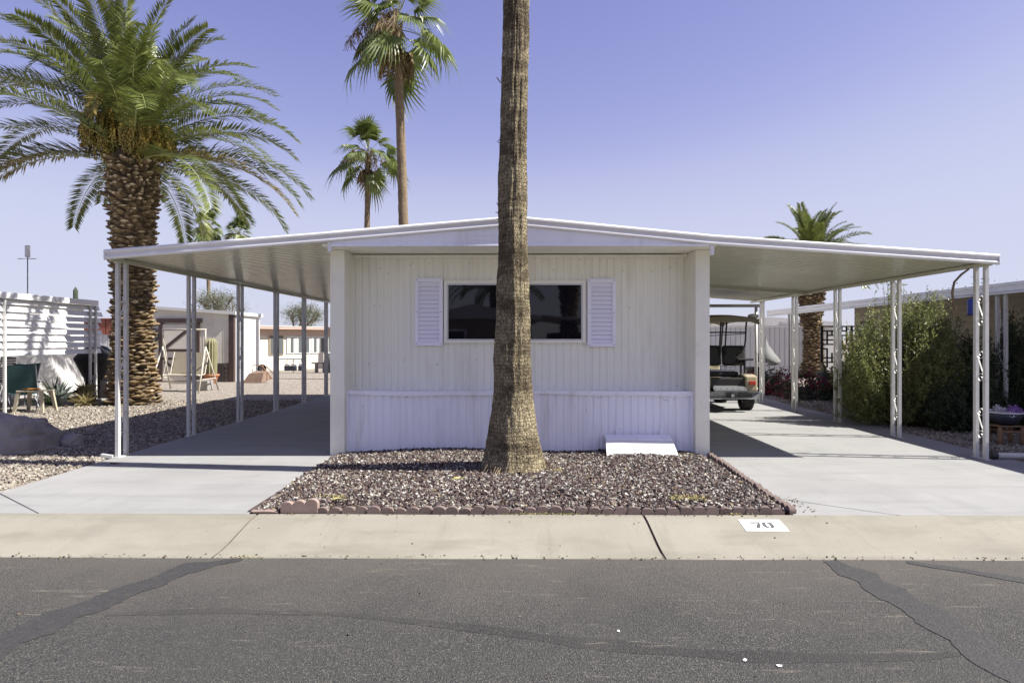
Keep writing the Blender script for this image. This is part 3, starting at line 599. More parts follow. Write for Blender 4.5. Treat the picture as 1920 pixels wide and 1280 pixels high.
# window, shutters
win = box(-1.012,0.912,9.262,9.298,1.458,2.305); win = MB()
for a in ((-1.012,0.912,9.258,9.299,2.262,2.305),(-1.012,0.912,9.258,9.299,1.458,1.494),(-1.012,-0.972,9.258,9.299,1.494,2.262),(0.872,0.912,9.258,9.299,1.494,2.262)): win.box(*a)
w1 = win.build('window', 'cream', home)
f2 = MB()
for a in ((-0.971,0.871,9.268,9.298,2.244,2.261),(-0.971,0.871,9.268,9.298,1.495,1.512),(-0.971,-0.953,9.268,9.298,1.512,2.244),(0.853,0.871,9.268,9.298,1.512,2.244)): f2.box(*a)
f2.build('frame', 'alu', w1)
box(-0.952,0.852,9.286,9.292,1.513,2.243).build('pane', 'pane', w1)
def shutter(x0, x1, z0, z1):
    fr = MB(); y0, y1 = 9.245, 9.297
    for a in ((x0,x1,y0,y1,z1-0.052,z1),(x0,x1,y0,y1,z0,z0+0.045),(x0,x0+0.05,y0,y1,z0+0.045,z1-0.052),(x1-0.05,x1,y0,y1,z0+0.045,z1-0.052)): fr.box(*a)
    s = fr.build('shutter', 'shutter_white', home, bevel=0.004)
    box(x0+0.03,x1-0.03,9.283,9.294,z0+0.03,z1-0.03).build('backing', 'shutter_white', s)
    h = (z1-z0-0.10)/14
    me = MB().obox((0,0,0), ((x1-x0-0.102)/2, 0.005, h*0.56), Matrix.Rotation(R(-24),3,'X')).mesh('slat', 'shutter_white')
    for k in range(14): obj('slat', me, s, ((x0+x1)/2, 9.267-9.0, z0+0.048+h*(k+0.5)))
    sc = MB().lathe([(0.006,0),(0.006,0.004)], 6).mesh('screw', 'screw')
    for sx in (x0+0.024, x1-0.024):
        for sz in (z0+0.024, (z0+z1)/2, z1-0.026): obj('screw', sc, s, (sx, 9.2445-9.0, sz), (R(90),0,0))
shutter(-1.404,-1.025,1.42,2.337); shutter(0.936,1.32,1.408,2.327)
# crawl space hatch leaning out at the foot of the skirt
hb = MB().prism([(1.13,8.955,0.262),(1.13,8.80,0.217),(1.13,8.80,0.200),(1.13,8.955,0.243)], (0.85,0,0)).build('hatch_hood', 'skirt_white', home)
hd = MB().add([(1.125,8.80,0.213),(1.985,8.80,0.203),(2.01,8.56,0.040),(1.11,8.56,0.016),(1.125,8.82,0.195),(1.985,8.82,0.185),(2.01,8.58,0.022),(1.11,8.58,-0.002)],
    [(0,1,2,3),(4,7,6,5),(0,4,5,1),(1,5,6,2),(2,6,7,3),(3,7,4,0)]).build('hatch_panel', 'white_paint', home)
box(1.20,2.0,8.60,8.70,-0.05,0.07).build('hatch_sill', 'concrete_block', home, bevel=0.008)
for x in (1.28, 1.86): box(x,x+0.022,8.958,8.97,0.245,0.335).build('hinge', 'skirt_white', home)

# ------------------------------------------------------------------ carports
def spiral(c, r0, r1, a0, a1, n=16):
    return [(c[0], c[1]+ (r0+(r1-r0)*t)*math.cos(a0+(a1-a0)*t), c[2]+(r0+(r1-r0)*t)*math.sin(a0+(a1-a0)*t)) for t in np.linspace(0,1,n)]
def scroll_meshes(H, mat='post_white', gap=0.15):
    post = MB().box(-0.022,0.022,-0.026,0.026,0.0,H).mesh('tube', mat)
    # an S scroll in the y-z plane, flat bar
    sc = MB(); r = gap*0.42
    pts = spiral((0,0.012,0.26), 0.014, r*0.82, PI*2.2, PI*0.5-PI*0.15, 18)[:]
    up = spiral((0,0.0,0.30), 0.016, r, -2.6*PI, -0.15*PI, 20); lo = spiral((0,0.0,0.0), 0.016, r, -1.6*PI, 0.85*PI, 20)
    path = up + [(0, r*0.55, 0.22), (0, -r*0.2, 0.12), (0,-r*0.75,0.06)] + lo[::-1]
    rows = [[(-0.009,y,z),(0.009,y,z)] for _, y, z in path]
    sc.sheet(rows); scm = sc.mesh('scroll', mat, fix=False)
    return post, scm
def carport(label, xin, xout, ylist, y_end, xpost, mat='pan_cream'):
    root = thing('carport', label, 'carport', (xpost, ylist[0], 0))
    za, zb = rz_(xin)-0.085, rz_(xout)-0.085
    # ribbed roof pans, ribs run across the carport
    pts = []; y = YF+0.075
    while y < y_end:
        for dy, dz in ((0,0.0),(0.095,0.0),(0.101,0.013),(0.150,0.013)): pts.append((y+dy, dz))
        y += 0.1585
    per = 0.951*2; y0 = pts[0][0]; k = 0
    while True:
        a = y0+k*per; seg = [p for p in pts if a-1e-6 <= p[0] <= a+per+1e-3]
        if len(seg) < 4: break
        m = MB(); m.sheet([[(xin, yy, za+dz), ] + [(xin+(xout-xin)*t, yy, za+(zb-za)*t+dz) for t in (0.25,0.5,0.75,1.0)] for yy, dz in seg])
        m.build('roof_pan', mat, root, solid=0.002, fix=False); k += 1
    fascia(min(xin,xout), max(xin,xout), root)
    sg = 1 if xout > xin else -1
    zbm = rz_(xpost)-0.085
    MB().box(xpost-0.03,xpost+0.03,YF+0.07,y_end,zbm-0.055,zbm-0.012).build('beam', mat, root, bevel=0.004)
    x2 = xout
    MB().box(min(x2,x2-sg*0.012),max(x2,x2-sg*0.012),YF+0.005,YF+0.075,zb-0.045,zb+0.082).build('end_cap', 'white_paint', root, bevel=0.003)
    MB().box(xin-0.02 if sg>0 else xin-0.03, xin+0.03 if sg>0 else xin+0.02, YF+0.04, YF+0.075, za-0.165, za-0.04).build('bracket', 'white_paint', root, bevel=0.004)
    MB().bar((xin,13.9,za-0.035),(xout,13.9,zb-0.035),0.05,0.05).build('cross_beam', mat, root) if sg > 0 else None
    H = zbm-0.055
    tube, sc = scroll_meshes(H)
    pl = MB().box(-0.04,0.04,-0.05,0.23,0,0.008).mesh('base_plate', 'post_white')
    for i, yy in enumerate(ylist):
        p = obj('post', tube, root, (0, yy-ylist[0], 0.0)); obj('upright', tube, p, (0, 0.18, 0)); obj('base_plate', pl, p, (0,0,0))
        for zz in (0.30, 1.02, 1.72):
            obj('scroll', sc, p, (0, 0.09, zz), (0,0,0))
    return root
left_y = [8.68+1.872*i for i in range(6)]
cpl = carport('white carport on the left with scroll posts and shaded drive', -2.35, -5.17, left_y, 18.55, -5.12)
right_y = [8.60+1.94*i for i in range(5)]
cpr = carport('white carport on the right sheltering the golf cart', 2.40, 5.93, right_y, 17.2, 5.85)
MB().obox((-5.24,8.66,0.02),(0.075,0.03,0.022),Matrix.Rotation(0.12,3,'Y')).build('toe_board', 'post_white', cpl, bevel=0.003)
MB().box(-0.2,0.2,-0.08,-0.075,0,0.1) 
fr = thing('pipe_frame', 'white pipe frame with crossbar behind the golf cart', 'frame', (5.62,16.2,0))
MB().tube([(5.62,16.2,0),(5.62,16.2,2.27)],0.034,10).build('upright', 'post_white', fr, smooth=True)
MB().box(2.55,5.70,16.17,16.23,2.27,2.34).build('crossbar', 'post_white', fr, bevel=0.004)
for zz in (0.35,1.2,2.02): MB().lathe([(0.045,-0.02),(0.045,0.02)],10,(5.62,16.2,zz)).build('clamp', 'post_white', fr)
# ------------------------------------------------------------------ house number painted on the kerb
def onk(x, y, lift): return (x, y, kz(y)+lift)
num = thing('house_number', 'black stencilled 70 in a white painted box on the kerb', 'sign', (1.98,5.6,-0.02))
def patch(name, x0, x1, y0, y1, lift, mat, sk=0.0, nx=6, ny=8, wob=0):
    m = MB(); m.sheet([[onk(x0+(x1-x0)*i/nx + sk*((y0+(y1-y0)*j/ny)-y0), y0+(y1-y0)*j/ny, lift) for i in range(nx+1)] for j in range(ny+1)])
    return m.build(name, mat, num, fix=False)
patch('painted_box', 1.832, 2.178, 5.505, 5.735, 0.004, 'paint_sign', 0.02)
patch('digit_bar', 1.916, 1.992, 5.650, 5.672, 0.007, 'paint_black')
m = MB(); m.sheet([[onk(1.938+0.034*t-0.006*math.sin(t*3), 5.562+0.080*t, 0.007), onk(1.966+0.026*t, 5.562+0.080*t, 0.007)] for t in np.linspace(0,1,6)]); m.build('digit_stem', 'paint_black', num, fix=False)
for a0, a1 in ((0.14,PI-0.14),(PI+0.14,2*PI-0.14)):
    m = MB(); rows = []
    for a in np.linspace(a0-PI/2, a1-PI/2, 14):
        ca, sa = math.copysign(abs(math.cos(a))**0.65, math.cos(a)), math.copysign(abs(math.sin(a))**0.65, math.sin(a))
        rows.append([onk(2.048+0.042*ca, 5.617+0.056*sa, 0.007), onk(2.048+0.017*ca, 5.617+0.034*sa, 0.007)])
    m.sheet(rows); m.build('digit_arc', 'paint_black', num, fix=False)

# ------------------------------------------------------------------ palms
def fbm(x, y, z, o=4):
    return mnoise.fractal(Vector((x,y,z)), 1.0, 2.0, o)
def trunk_mesh(name, mat, path, nseg, nr, disp=0.02, rings=True, seed=0):
    # path: list of (z, cx, cy, r)
    zs = np.array([p[0] for p in path]); cx = np.array([p[1] for p in path]); cy = np.array([p[2] for p in path]); rr_ = np.array([p[3] for p in path])
    zz = np.linspace(zs[0], zs[-1], nr); X = np.interp(zz, zs, cx); Yy = np.interp(zz, zs, cy); Rr = np.interp(zz, zs, rr_)
    k = np.ones(9)/9
    def sm_(a): return np.convolve(np.pad(a, 4, mode='edge'), k, 'valid')
    X, Yy, Rr = sm_(X), sm_(Yy), sm_(Rr)
    V = []; UV = []
    for j in range(nr):
        ringn = 0.5*fbm(3.1, seed, zz[j]*9, 3) + 0.35*fbm(1.7, seed+5, zz[j]*26, 2)
        for i in range(nseg):
            a = 2*PI*i/nseg; ux, uy = math.cos(a), math.sin(a)
            d = disp*(0.8*fbm(ux*4+seed, uy*4, zz[j]*1.8) + 0.5*fbm(ux*13+seed, uy*13, zz[j]*2.2, 2) + (0.35*ringn if rings else 0))
            r = Rr[j]+d
            V.append((X[j]+ux*r, Yy[j]+uy*r, zz[j])); UV.append((a*0.23, zz[j]))
    F = [(j*nseg+i, j*nseg+(i+1)%nseg, (j+1)*nseg+(i+1)%nseg, (j+1)*nseg+i) for j in range(nr-1) for i in range(nseg)]
    me = np_mesh(name, np.array(V), np.array(F), mat, smooth=True)
    uvl = me.uv_layers.new(name='UVMap'); li = np.zeros(len(me.loops), np.int32); me.loops.foreach_get('vertex_index', li)
    U = np.array(UV)[li].astype(np.float32)
    # unwrap the seam
    U = U.reshape(-1,4,2); mxu = U[:,:,0].max(1); mnu = U[:,:,0].min(1); bad = (mxu-mnu) > 0.15
    for f in np.where(bad)[0]:
        c = mxu[f]
        U[f,:,0] = np.where(U[f,:,0] < c*0.5, c + (c/(nseg-1)), U[f,:,0])
    uvl.data.foreach_set('uv', U.reshape(-1)); return me

def fan_leaf_mesh(elev, droop, R0=0.95, Lp=1.15, nseg=24, mat='fan_leaf', seed=0, spread=1.95, fold=0.06):
    r = random.Random(seed); V = []; F = []
    ce, se = math.cos(elev), math.sin(elev)
    def put(x, y, n):                            # x along petiole, y side, n leaf normal
        rad = math.hypot(x, y)
        wx = x*ce - n*se; wz = x*se + n*ce
        wz -= droop*(max(0, rad-0.2)/(Lp+R0))**2*(Lp+R0)
        return (wx, y, wz)
    b = len(V); nP = 6
    for i in range(nP+1):
        x = Lp*i/nP; w = 0.022*(1-0.45*i/nP)
        V += [put(x, -w, 0), put(x, w, 0), put(x, 0, -w*1.3)]
    for i in range(nP):
        for a, c in ((0,1),(1,2),(2,0)): F.append((b+i*3+a, b+i*3+c, b+(i+1)*3+c, b+(i+1)*3+a))
    npf = len(F)
    for k in range(nseg):
        t = (k+0.5)/nseg; a = -spread+2*spread*t; da = spread/nseg
        Rk = R0*(0.74+0.26*math.cos(a*0.75))*r.uniform(0.85,1.12)
        def pt(rad, ang, n): return put(Lp+rad*math.cos(ang), rad*math.sin(ang), n)
        f = fold
        hub = len(V)
        rm = Rk*0.55; cup = 0.10*R0
        V += [pt(0.02,a,0), pt(rm,a-da,-f*0.6+cup*0.3), pt(rm,a,f*0.6+cup*0.3), pt(rm,a+da,-f*0.6+cup*0.3)]
        dr = -0.18*R0-r.uniform(0,0.42)*R0
        wob = r.uniform(-.04,.04)
        V += [pt(Rk*0.80,a-da*0.33+wob*.5,dr*0.30), pt(Rk*0.80,a+da*0.33+wob*.5,dr*0.30), pt(Rk,a+wob,dr)]
        F += [(hub,hub+1,hub+2,hub+2),(hub,hub+2,hub+3,hub+3),(hub+1,hub+4,hub+2,hub+2),(hub+2,hub+4,hub+5,hub+5),(hub+2,hub+5,hub+3,hub+3),(hub+4,hub+6,hub+5,hub+5)]
    T = []
    for q in F: T += [(q[0],q[1],q[2])] + ([(q[0],q[2],q[3])] if q[2] != q[3] else [])
    idx = [1]*(npf*2) + [0]*(len(T)-npf*2)
    return np_mesh('frond', np.array(V), np.array(T), [mat, 'rachis'], idx)

FANS = [fan_leaf_mesh(R(e), d, seed=i) for i, (e, d) in enumerate([(80,0.08),(62,0.20),(44,0.38),(24,0.55),(4,0.66),(-18,0.66),(-42,0.45),(16,0.8)])]
DEAD = [fan_leaf_mesh(R(-58), 0.45, R0=0.8, Lp=0.55, mat='fan_dead', seed=20, spread=1.1, fold=0.09), fan_leaf_mesh(R(-75), 0.2, R0=0.8, Lp=0.45, mat='fan_dead', seed=21, spread=0.8, fold=0.12)]
def fan_crown(root, c, scale, seed, n=34, ndead=12, fruit=True):
    r = random.Random(seed)
    for i in range(n):
        t = i/n; az = i*2.39996+r.uniform(-.25,.25)
        k = min(6, int(t*7)); k = 7 if (k == 4 and r.random() < .5) else k
        s = scale*r.uniform(0.78,1.12)
        obj('frond', FANS[k], root, (c[0], c[1], c[2]+scale*(0.35-0.55*t)), (r.uniform(-.5,.5), r.uniform(-.2,.2), az), (s,s,s))
    for i in range(ndead):
        az = i*2.39996+r.uniform(-.4,.4); s = scale*r.uniform(.7,1.1)
        o = obj('frond', DEAD[i % 2], root, (c[0], c[1], c[2]-scale*(0.25+0.25*r.random())), (r.uniform(-.2,.2), 0, az), (s,s,s)); o['label'] = 'dry brown hanging frond'
    if fruit:
        m = MB()
        for k in range(9):
            az = r.uniform(0, 2*PI) if k > 3 else PI+r.uniform(-.5,.5); L = scale*r.uniform(1.4,2.3)
            pts = [(c[0]+math.cos(az)*L*0.8*t, c[1]+math.sin(az)*L*0.8*t, c[2]+0.2+L*(0.65*t-1.15*t*t)) for t in np.linspace(0,1,9)]
            m.tube(pts, [0.014*scale]*4+[0.009*scale]*5, 4)
            for _ in range(46):
                t = r.uniform(.5,1); i = int(t*8); p = Vector(pts[i]); e = p+Vector((r.uniform(-.22,.22), r.uniform(-.22,.22), r.uniform(-.5,-.1)))*scale
                m.tube([p, e], [0.006*scale,0.012*scale], 3, False)
        off = wloc(root); m.V = [v+off for v in m.V]
        m.build('fruit_stalks', 'fan_dead', root, fix=False)
def fan_palm(label, base, height, r0, r1, cs, seed, lean=(0,0), group=None, mat='palm_bark', n=34, ndead=10):
    t = thing('fan_palm', label, 'palm tree', base, group)
    path = [(0,0,0,r0*1.35),(0.4,0,0,r0*1.1),(1.2,0,0,r0)]
    for k in range(1,8):
        u = k/7; path.append((1.2+(height-1.2)*u, lean[0]*u**1.3, lean[1]*u**1.3, r0+(r1-r0)*u))
    obj('trunk', trunk_mesh('trunk', mat, path, 24, int(height*14), 0.022, True, seed), t)
    m = MB(); rr = random.Random(seed)
    tp = Vector((lean[0], lean[1], height))
    for k in range(40):                          # old leaf stubs under the crown
        a = k*2.4; zz = height-rr.uniform(0.0,1.0)*cs*1.1; d = Vector((math.cos(a), math.sin(a), 0))
        b = tp+Vector((0,0,zz-height))+d*r1*0.8; m.bar(b, b+d*r1*0.7+Vector((0,0,rr.uniform(.1,.35)*cs)), 0.10*cs, 0.02)
    m.V = [v+Vector(base) for v in m.V]; m.build('leaf_stubs', 'boot', t, fix=False)
    fan_crown(t, tuple(tp), cs, seed, n, ndead)
    return t
# the tall trunk right in front of the home
t = thing('fan_palm', 'thick weathered palm trunk rising from the stone bed in front of the home', 'palm tree', (-0.055,7.66,0.0))
sc_ = 7.66/1280
PX = [(0.0,963,64),(0.06,963,62),(0.16,963,57),(0.30,963,51.5),(0.48,962.5,46),(0.70,962,40),(0.92,961.5,36),(1.3,961,33.5),(1.75,962,31),(2.1,961.5,29),(2.45,962,27.0),(2.80,961.5,26.0),(3.3,961,26),(3.55,962,25.2),(3.9,963.5,24.5),(4.5,965.5,24),(5.3,968.5,23.5),(7.5,976,22.5),(11.0,985,22)]
path = [(-0.04,0,0,0.40)] + [(zz, (px-963)*sc_, -0.02*zz, r_*sc_) for zz, px, r_ in PX]
me = trunk_mesh('trunk', 'trunk_bark', path, 120, 900, 0.017, True, 3); obj('trunk', me, t)
fan_crown(t, (0.13,-0.2,11.0), 1.05, 77, 38, 14)
rr = random.Random(5); m = MB()
for k in range(60):                              # root fibres at the foot
    a = rr.uniform(0,2*PI); r0 = rr.uniform(.35,.40); r1 = r0+rr.uniform(.04,.15); c = Vector((-0.055,7.66,0))
    d = Vector((math.cos(a),math.sin(a),0)); m.tube([c+d*r0+Vector((0,0,rr.uniform(.06,.16))), c+d*(r0+r1)/2+Vector((0,0,rr.uniform(.05,.09))), c+d*r1+Vector((0,0,0.035))], [0.006,0.005,0.003], 4, False)
m.build('root_fibres', 'palm_bark', t, fix=False)
m = MB(); rr = random.Random(8)
for k in range(26):                              # splinters and torn fibres standing off the trunk
    zz = rr.choice([3.75,3.7,2.95,2.9,2.85,2.2,3.2,4.4]); a = rr.uniform(2.6,3.7) if rr.random() < .6 else rr.uniform(0,2*PI)
    r0 = 26*sc_; d = Vector((math.cos(a), math.sin(a), 0)); p = Vector((-0.065,7.62,zz+rr.uniform(-.06,.06)))+d*r0*0.92
    m.bar(p, p+d*rr.uniform(.015,.05)+Vector((0,0,rr.uniform(-.06,.09))), 0.012, 0.006)
m.build('splinters', 'bark', t, fix=False)
fan_palm('tall fan palm behind the roof with shaggy crown at the top edge', (-4.28,26,0), 13.4, 0.20, 0.15, 1.10, 11, (-0.35,0), n=28)
fan_palm('shorter fan palm behind the roof, left of the tallest one', (-8.05,36,0), 11.2, 0.17, 0.13, 0.96, 12, (0.1,0), n=26, ndead=6)
fan_palm('small distant fan palm above the left carport beside the date palm', (-27.3,60,0), 11.3, 0.17, 0.14, 0.85, 13, (-0.1,0), n=30)
fan_palm('distant fan palm top just peeking over the left carport roof', (-28.8,70,0), 12.2, 0.17, 0.14, 0.95, 14, (0,0), n=30)

# --- date palms
def frond_mesh(L, elev, droop, nl=118, ll=0.58, seed=0, mat='frond', twist=0.0):
    r = random.Random(seed); P = []; a = elev; p = Vector((0,0,0)); N = 28; ds = L/N
    for i in range(N+1):
        P.append((p.copy(), a)); s = i/N
        a = elev - droop*(s**1.6)
        p = p + Vector((math.cos(a), 0, math.sin(a)))*ds
    V = []; F = []; mi = []
    for i, (p, a) in enumerate(P):
        w = 0.026*(1-0.86*i/N); V += [tuple(p+Vector((0,-w,0))), tuple(p+Vector((0,w,0))), tuple(p+Vector((math.sin(a),0,-math.cos(a)))*w)]
    for i in range(N):
        for x, y in ((0,1),(1,2),(2,0)):
            F += [(i*3+x, i*3+y, (i+1)*3+y), (i*3+x, (i+1)*3+y, (i+1)*3+x)]; mi += [1,1]
    for side in (-1,1):
        for k in range(nl):
            s = 0.10+0.90*(k+r.uniform(-.3,.3))/nl; s = min(max(s,0.08),0.995); f = s*N; i = min(int(f), N-1); t = f-i
            p = P[i][0].lerp(P[i+1][0], t); a = P[i][1]+(P[i+1][1]-P[i][1])*t
            T = Vector((math.cos(a),0,math.sin(a))); U = Vector((-math.sin(a),0,math.cos(a))); S = Vector((0,side,0))
            ln = ll*min(1.0, 0.35+s*2.6)*(1-0.52*max(0,(s-0.55)/0.45)**1.4)*r.uniform(.88,1.08)
            fw = 0.38+0.62*s; rise = r.uniform(0.0,0.5)
            D = (T*fw + S*1.0 + U*rise).normalized()
            Wd = D.cross(U*0.8+S*r.uniform(-.5,.5)).normalized()*0.0205*r.uniform(.85,1.2)
            g = Vector((0,0,-1))*ln*r.uniform(.04,.16)
            m1 = p+D*ln*0.45; tip = p+D*ln+g; b = len(V)
            V += [tuple(p), tuple(m1+Wd), tuple(m1-Wd), tuple(tip)]
            F += [(b,b+1,b+2),(b+1,b+3,b+2)]; mi += [0,0]
    return np_mesh('frond', np.array(V), np.array(F), [mat,'rachis'], mi)
FR = [frond_mesh(3.3,R(84),0.55,seed=1), frond_mesh(3.6,R(73),1.0,seed=2), frond_mesh(3.8,R(61),1.3,seed=3), frond_mesh(3.9,R(50),1.5,seed=4),
      frond_mesh(4.0,R(38),1.45,seed=5), frond_mesh(4.1,R(27),1.35,seed=6), frond_mesh(4.1,R(16),1.3,seed=7), frond_mesh(4.0,R(4),1.2,seed=8), frond_mesh(3.6,R(-12),1.15,seed=9)]
FRY = [frond_mesh(3.8,R(2),1.1,seed=17,mat='frond_yellow'), frond_mesh(3.4,R(-30),0.9,seed=19,mat='frond_pale'), frond_mesh(2.4,R(60),2.6,seed=27,mat='frond_pale',nl=60,ll=.36), frond_mesh(1.5,R(20),2.2,seed=28,mat='frond_yellow',nl=46,ll=.34)]
def date_trunk(H, r0, seed, z0=0.0):
    r = random.Random(seed); V = []; F = []; mi = []
    def rad(z):
        u = z/H; return r0*(1.12-0.5*u*(1-u) if u < .12 else 1.0-0.10*math.sin(u*PI*1.3)+0.05*max(0,(u-.6)/.4)) + (0.10*r0*math.exp(-z*3))
    n = 0; z = 0.02; ang = 0
    while z < H:
        rr_ = rad(z); topz = z > H-1.0
        w = r.uniform(.08,.20)*(.7 if topz else 1); h = r.uniform(.04,.095)*(1.4 if topz else 1); out = r.uniform(.01,.13) + (0.03 if topz else 0)
        if r.random() < .10: out *= 1.6
        aj = ang+r.uniform(-.16,.16); c, s = math.cos(aj), math.sin(aj); zs_ = z; z = z+r.uniform(-.035,.035)
        def pt(rad_, side, zz): return (c*rad_-s*side, s*rad_+c*side, zz)
        b = len(V); tl = r.uniform(-.02,.02)
        V += [pt(rr_-.05,-w,z), pt(rr_-.05,w,z), pt(rr_-.03,0,z-h), pt(rr_-.04,0,z+h*.9), pt(rr_+out,-w*.55+tl,z+h*.30), pt(rr_+out,w*.55+tl,z+h*.30), pt(rr_+out*1.05,tl,z+h*.62), pt(rr_+out*.95,tl,z-h*.05)]
        F += [(0+b,2+b,7+b),(0+b,7+b,4+b),(2+b,1+b,7+b),(1+b,5+b,7+b),(1+b,3+b,6+b),(1+b,6+b,5+b),(3+b,0+b,4+b),(3+b,4+b,6+b),(4+b,7+b,5+b),(4+b,5+b,6+b)]
        mi += [0]*8 + ([1,1] if (topz or r.random() < .35) else [0,0])
        ang += 2.39996; n += 1; z = zs_+0.0046*(0.5/r0)
    return np_mesh('leaf_bases', np.array(V), np.array(F), ['boot','boot_cut'], mi), rad
def date_cluster(seed, W=0.5, H=1.0):
    r = random.Random(seed); V = []; F = []; mi = []
    OC = [(1,0,0),(-1,0,0),(0,1,0),(0,-1,0),(0,0,1),(0,0,-1)]; OF = [(0,2,4),(2,1,4),(1,3,4),(3,0,4),(2,0,5),(1,2,5),(3,1,5),(0,3,5)]
    for k in range(150):
        a = r.uniform(0,2*PI); q = r.random()**.5*W; x, y = q*math.cos(a), q*math.sin(a)*.8; L = H*r.uniform(.55,1.0)*(1-.35*(q/W)**2)
        pts = []
        for i in range(15):
            t = i/14; pts.append(Vector((x*min(1,t*4)+0.02*math.sin(t*9+a), y*min(1,t*4), (0.10 if t < .2 else .12)*math.sin(min(1,t*4)*PI)-L*t)))
        for i in range(14):
            b = len(V); p, q2 = pts[i], pts[i+1]; V += [tuple(p+Vector((.006,0,0))), tuple(p-Vector((.006,0,0))), tuple(q2)]; F.append((b,b+1,b+2)); mi.append(1)
            if i > 2:
                for _ in range(2):
                    b = len(V); s = r.uniform(.014,.024); c = p+Vector((r.uniform(-.03,.03), r.uniform(-.03,.03), r.uniform(-.03,.03)))
                    V += [tuple(c+Vector(o)*s) for o in OC]; F += [tuple(j+b for j in f) for f in OF]; mi += [0]*8
    return np_mesh('date_cluster', np.array(V), np.array(F), ['dates','date_stalk'], mi)
CL = [date_cluster(1), date_cluster(2,.42,.85)]
def date_palm(label, base, H, r0, seed, n=76, fs=1.0, clusters=(), special=(), trim=True, kmax=8):
    t = thing('date_palm', label, 'palm tree', base)
    me, rad = date_trunk(H, r0, seed); o = obj('leaf_bases', me, t); o['kind'] = 'stuff'
    MB().lathe([(rad(z)*0.93 if z > 0 else r0*1.15, z) for z in np.linspace(0,H,24)]+[(r0*.75,H+.25),(r0*.3,H+.6)], 24, base).build('trunk', 'fibre', t, smooth=True)
    r = random.Random(seed+3)
    for i in range(n):
        u = (i+0.5)/n; k = min(kmax, int((u**0.95)*(kmax+0.99))); az = i*2.39996+r.uniform(-.22,.22); s = fs*r.uniform(.86,1.07)
        off = r0*(0.15+0.75*u); fd = abs((az+PI/2+PI) % (2*PI)-PI)
        if not trim: pass
        elif (k >= 6 and fd < 0.75) or (k in (4,5) and fd < 0.45): continue
        obj('frond', FR[k], t, (math.cos(az)*off, math.sin(az)*off, H+0.75-0.85*u), (r.uniform(-.35,.35) if k < 5 else r.uniform(-.15,.15), r.uniform(-.10,.10), az), (s,s,s))
    for az, k, s, dz in special:
        o = obj('frond', FRY[k], t, (math.cos(az)*r0*.7, math.sin(az)*r0*.7, H+dz), (0,0,az), (s,s,s)); o['label'] = 'yellowing frond'
    for (az, rd, z, k, s) in clusters: obj('date_cluster', CL[k], t, (math.cos(az)*rd, math.sin(az)*rd, H+z), (0,0,az), (s,s,s))
    return t
dp = date_palm('big date palm with orange date clusters beside the left carport', (-9.05,15.95,0), 5.70, 0.43, 31, 64, 0.95,
    [(-.85,.62,.75,0,1.0),(-2.3,.62,.95,0,.95),(-1.6,.55,1.25,1,.8),(-.45,.66,.65,1,.9),(-.2,.60,.75,1,1.1),(-2.8,.62,.75,0,.95),(1.2,.6,.8,0,1.0),(2.4,.6,.8,1,1.0)],
    [(-1.95,2,.72,1.1),(-.75,2,.95,1.2),(-2.5,2,1.0,1.3),(-1.62,3,1.0,1.15),(0.15,0,1.0,.15),(-3.0,0,.95,.1),(-0.2,1,.75,0.0)], kmax=7)
date_palm('date palm rising behind the right carport roof', (12.0,28.1,0), 4.15, 0.40, 47, 70, 0.66, trim=False, kmax=6)

# ------------------------------------------------------------------ trees and shrubs
def leaf_cloud(centres, n, spread, size, seed, up=0.0):
    r = np.random.default_rng(seed); C = np.array(centres); idx = r.integers(0, len(C), n)
    P = C[idx] + r.normal(0, 1, (n,3))*np.array(spread)
    d = r.normal(0,1,(n,3)); d[:,2] += up; d /= np.linalg.norm(d,axis=1)[:,None]
    s = np.cross(d, r.normal(0,1,(n,3))); s /= np.linalg.norm(s,axis=1)[:,None]
    L = (size[0]*r.uniform(.6,1.2,n))[:,None]; W = (size[1]*r.uniform(.7,1.2,n))[:,None]
    V = np.stack([P, P+d*L*.5+s*W*.5, P+d*L, P+d*L*.5-s*W*.5], 1).reshape(-1,3); F = np.arange(n*4).reshape(-1,4)
    return V, F
def far_tree(label, base, H, W, seed, mat='leaf_grey', group=None):
    t = thing('desert_tree', label, 'tree', base, group); r = random.Random(seed); m = MB(); tips = []
    def grow(p, d, L, rad, lev):
        q = p+d*L; mid = (p+q)/2+Vector((r.uniform(-.1,.1),r.uniform(-.1,.1),0))*L; m.tube([p,mid,q],[rad,rad*.85,rad*.65],5,False)
        if lev >= 2: tips.append(mid); tips.append(q)
        if lev < 4:
            for _ in range(3 if lev else 5):
                e = (d+Vector((r.uniform(-1,1)*W,r.uniform(-1,1)*W,r.uniform(-.15,.75)))*.75).normalized(); grow(q,e,L*r.uniform(.62,.85),rad*.6,lev+1)
    grow(Vector(base), Vector((0,0,1)), H*.24, 0.16, 0)
    m.build('trunk', 'bark', t, fix=False)
    V, F = leaf_cloud([tuple(x-Vector(base)) for x in tips], 6500, (.34,.34,.26), (.10,.045), seed)
    obj('crown', np_mesh('crown', V, F, mat), t); return t
far_tree('pale desert tree behind the beige shed roof', (-20.3,46,0), 6.6, 0.9, 1)
far_tree('pale desert tree beyond the low house by the rear post', (-16.0,50,0), 5.4, 0.8, 2)
far_tree('small green tree seen past the neighbouring roof on the right', (17.2,26,0), 4.6, 0.8, 3, 'leaf_mid')
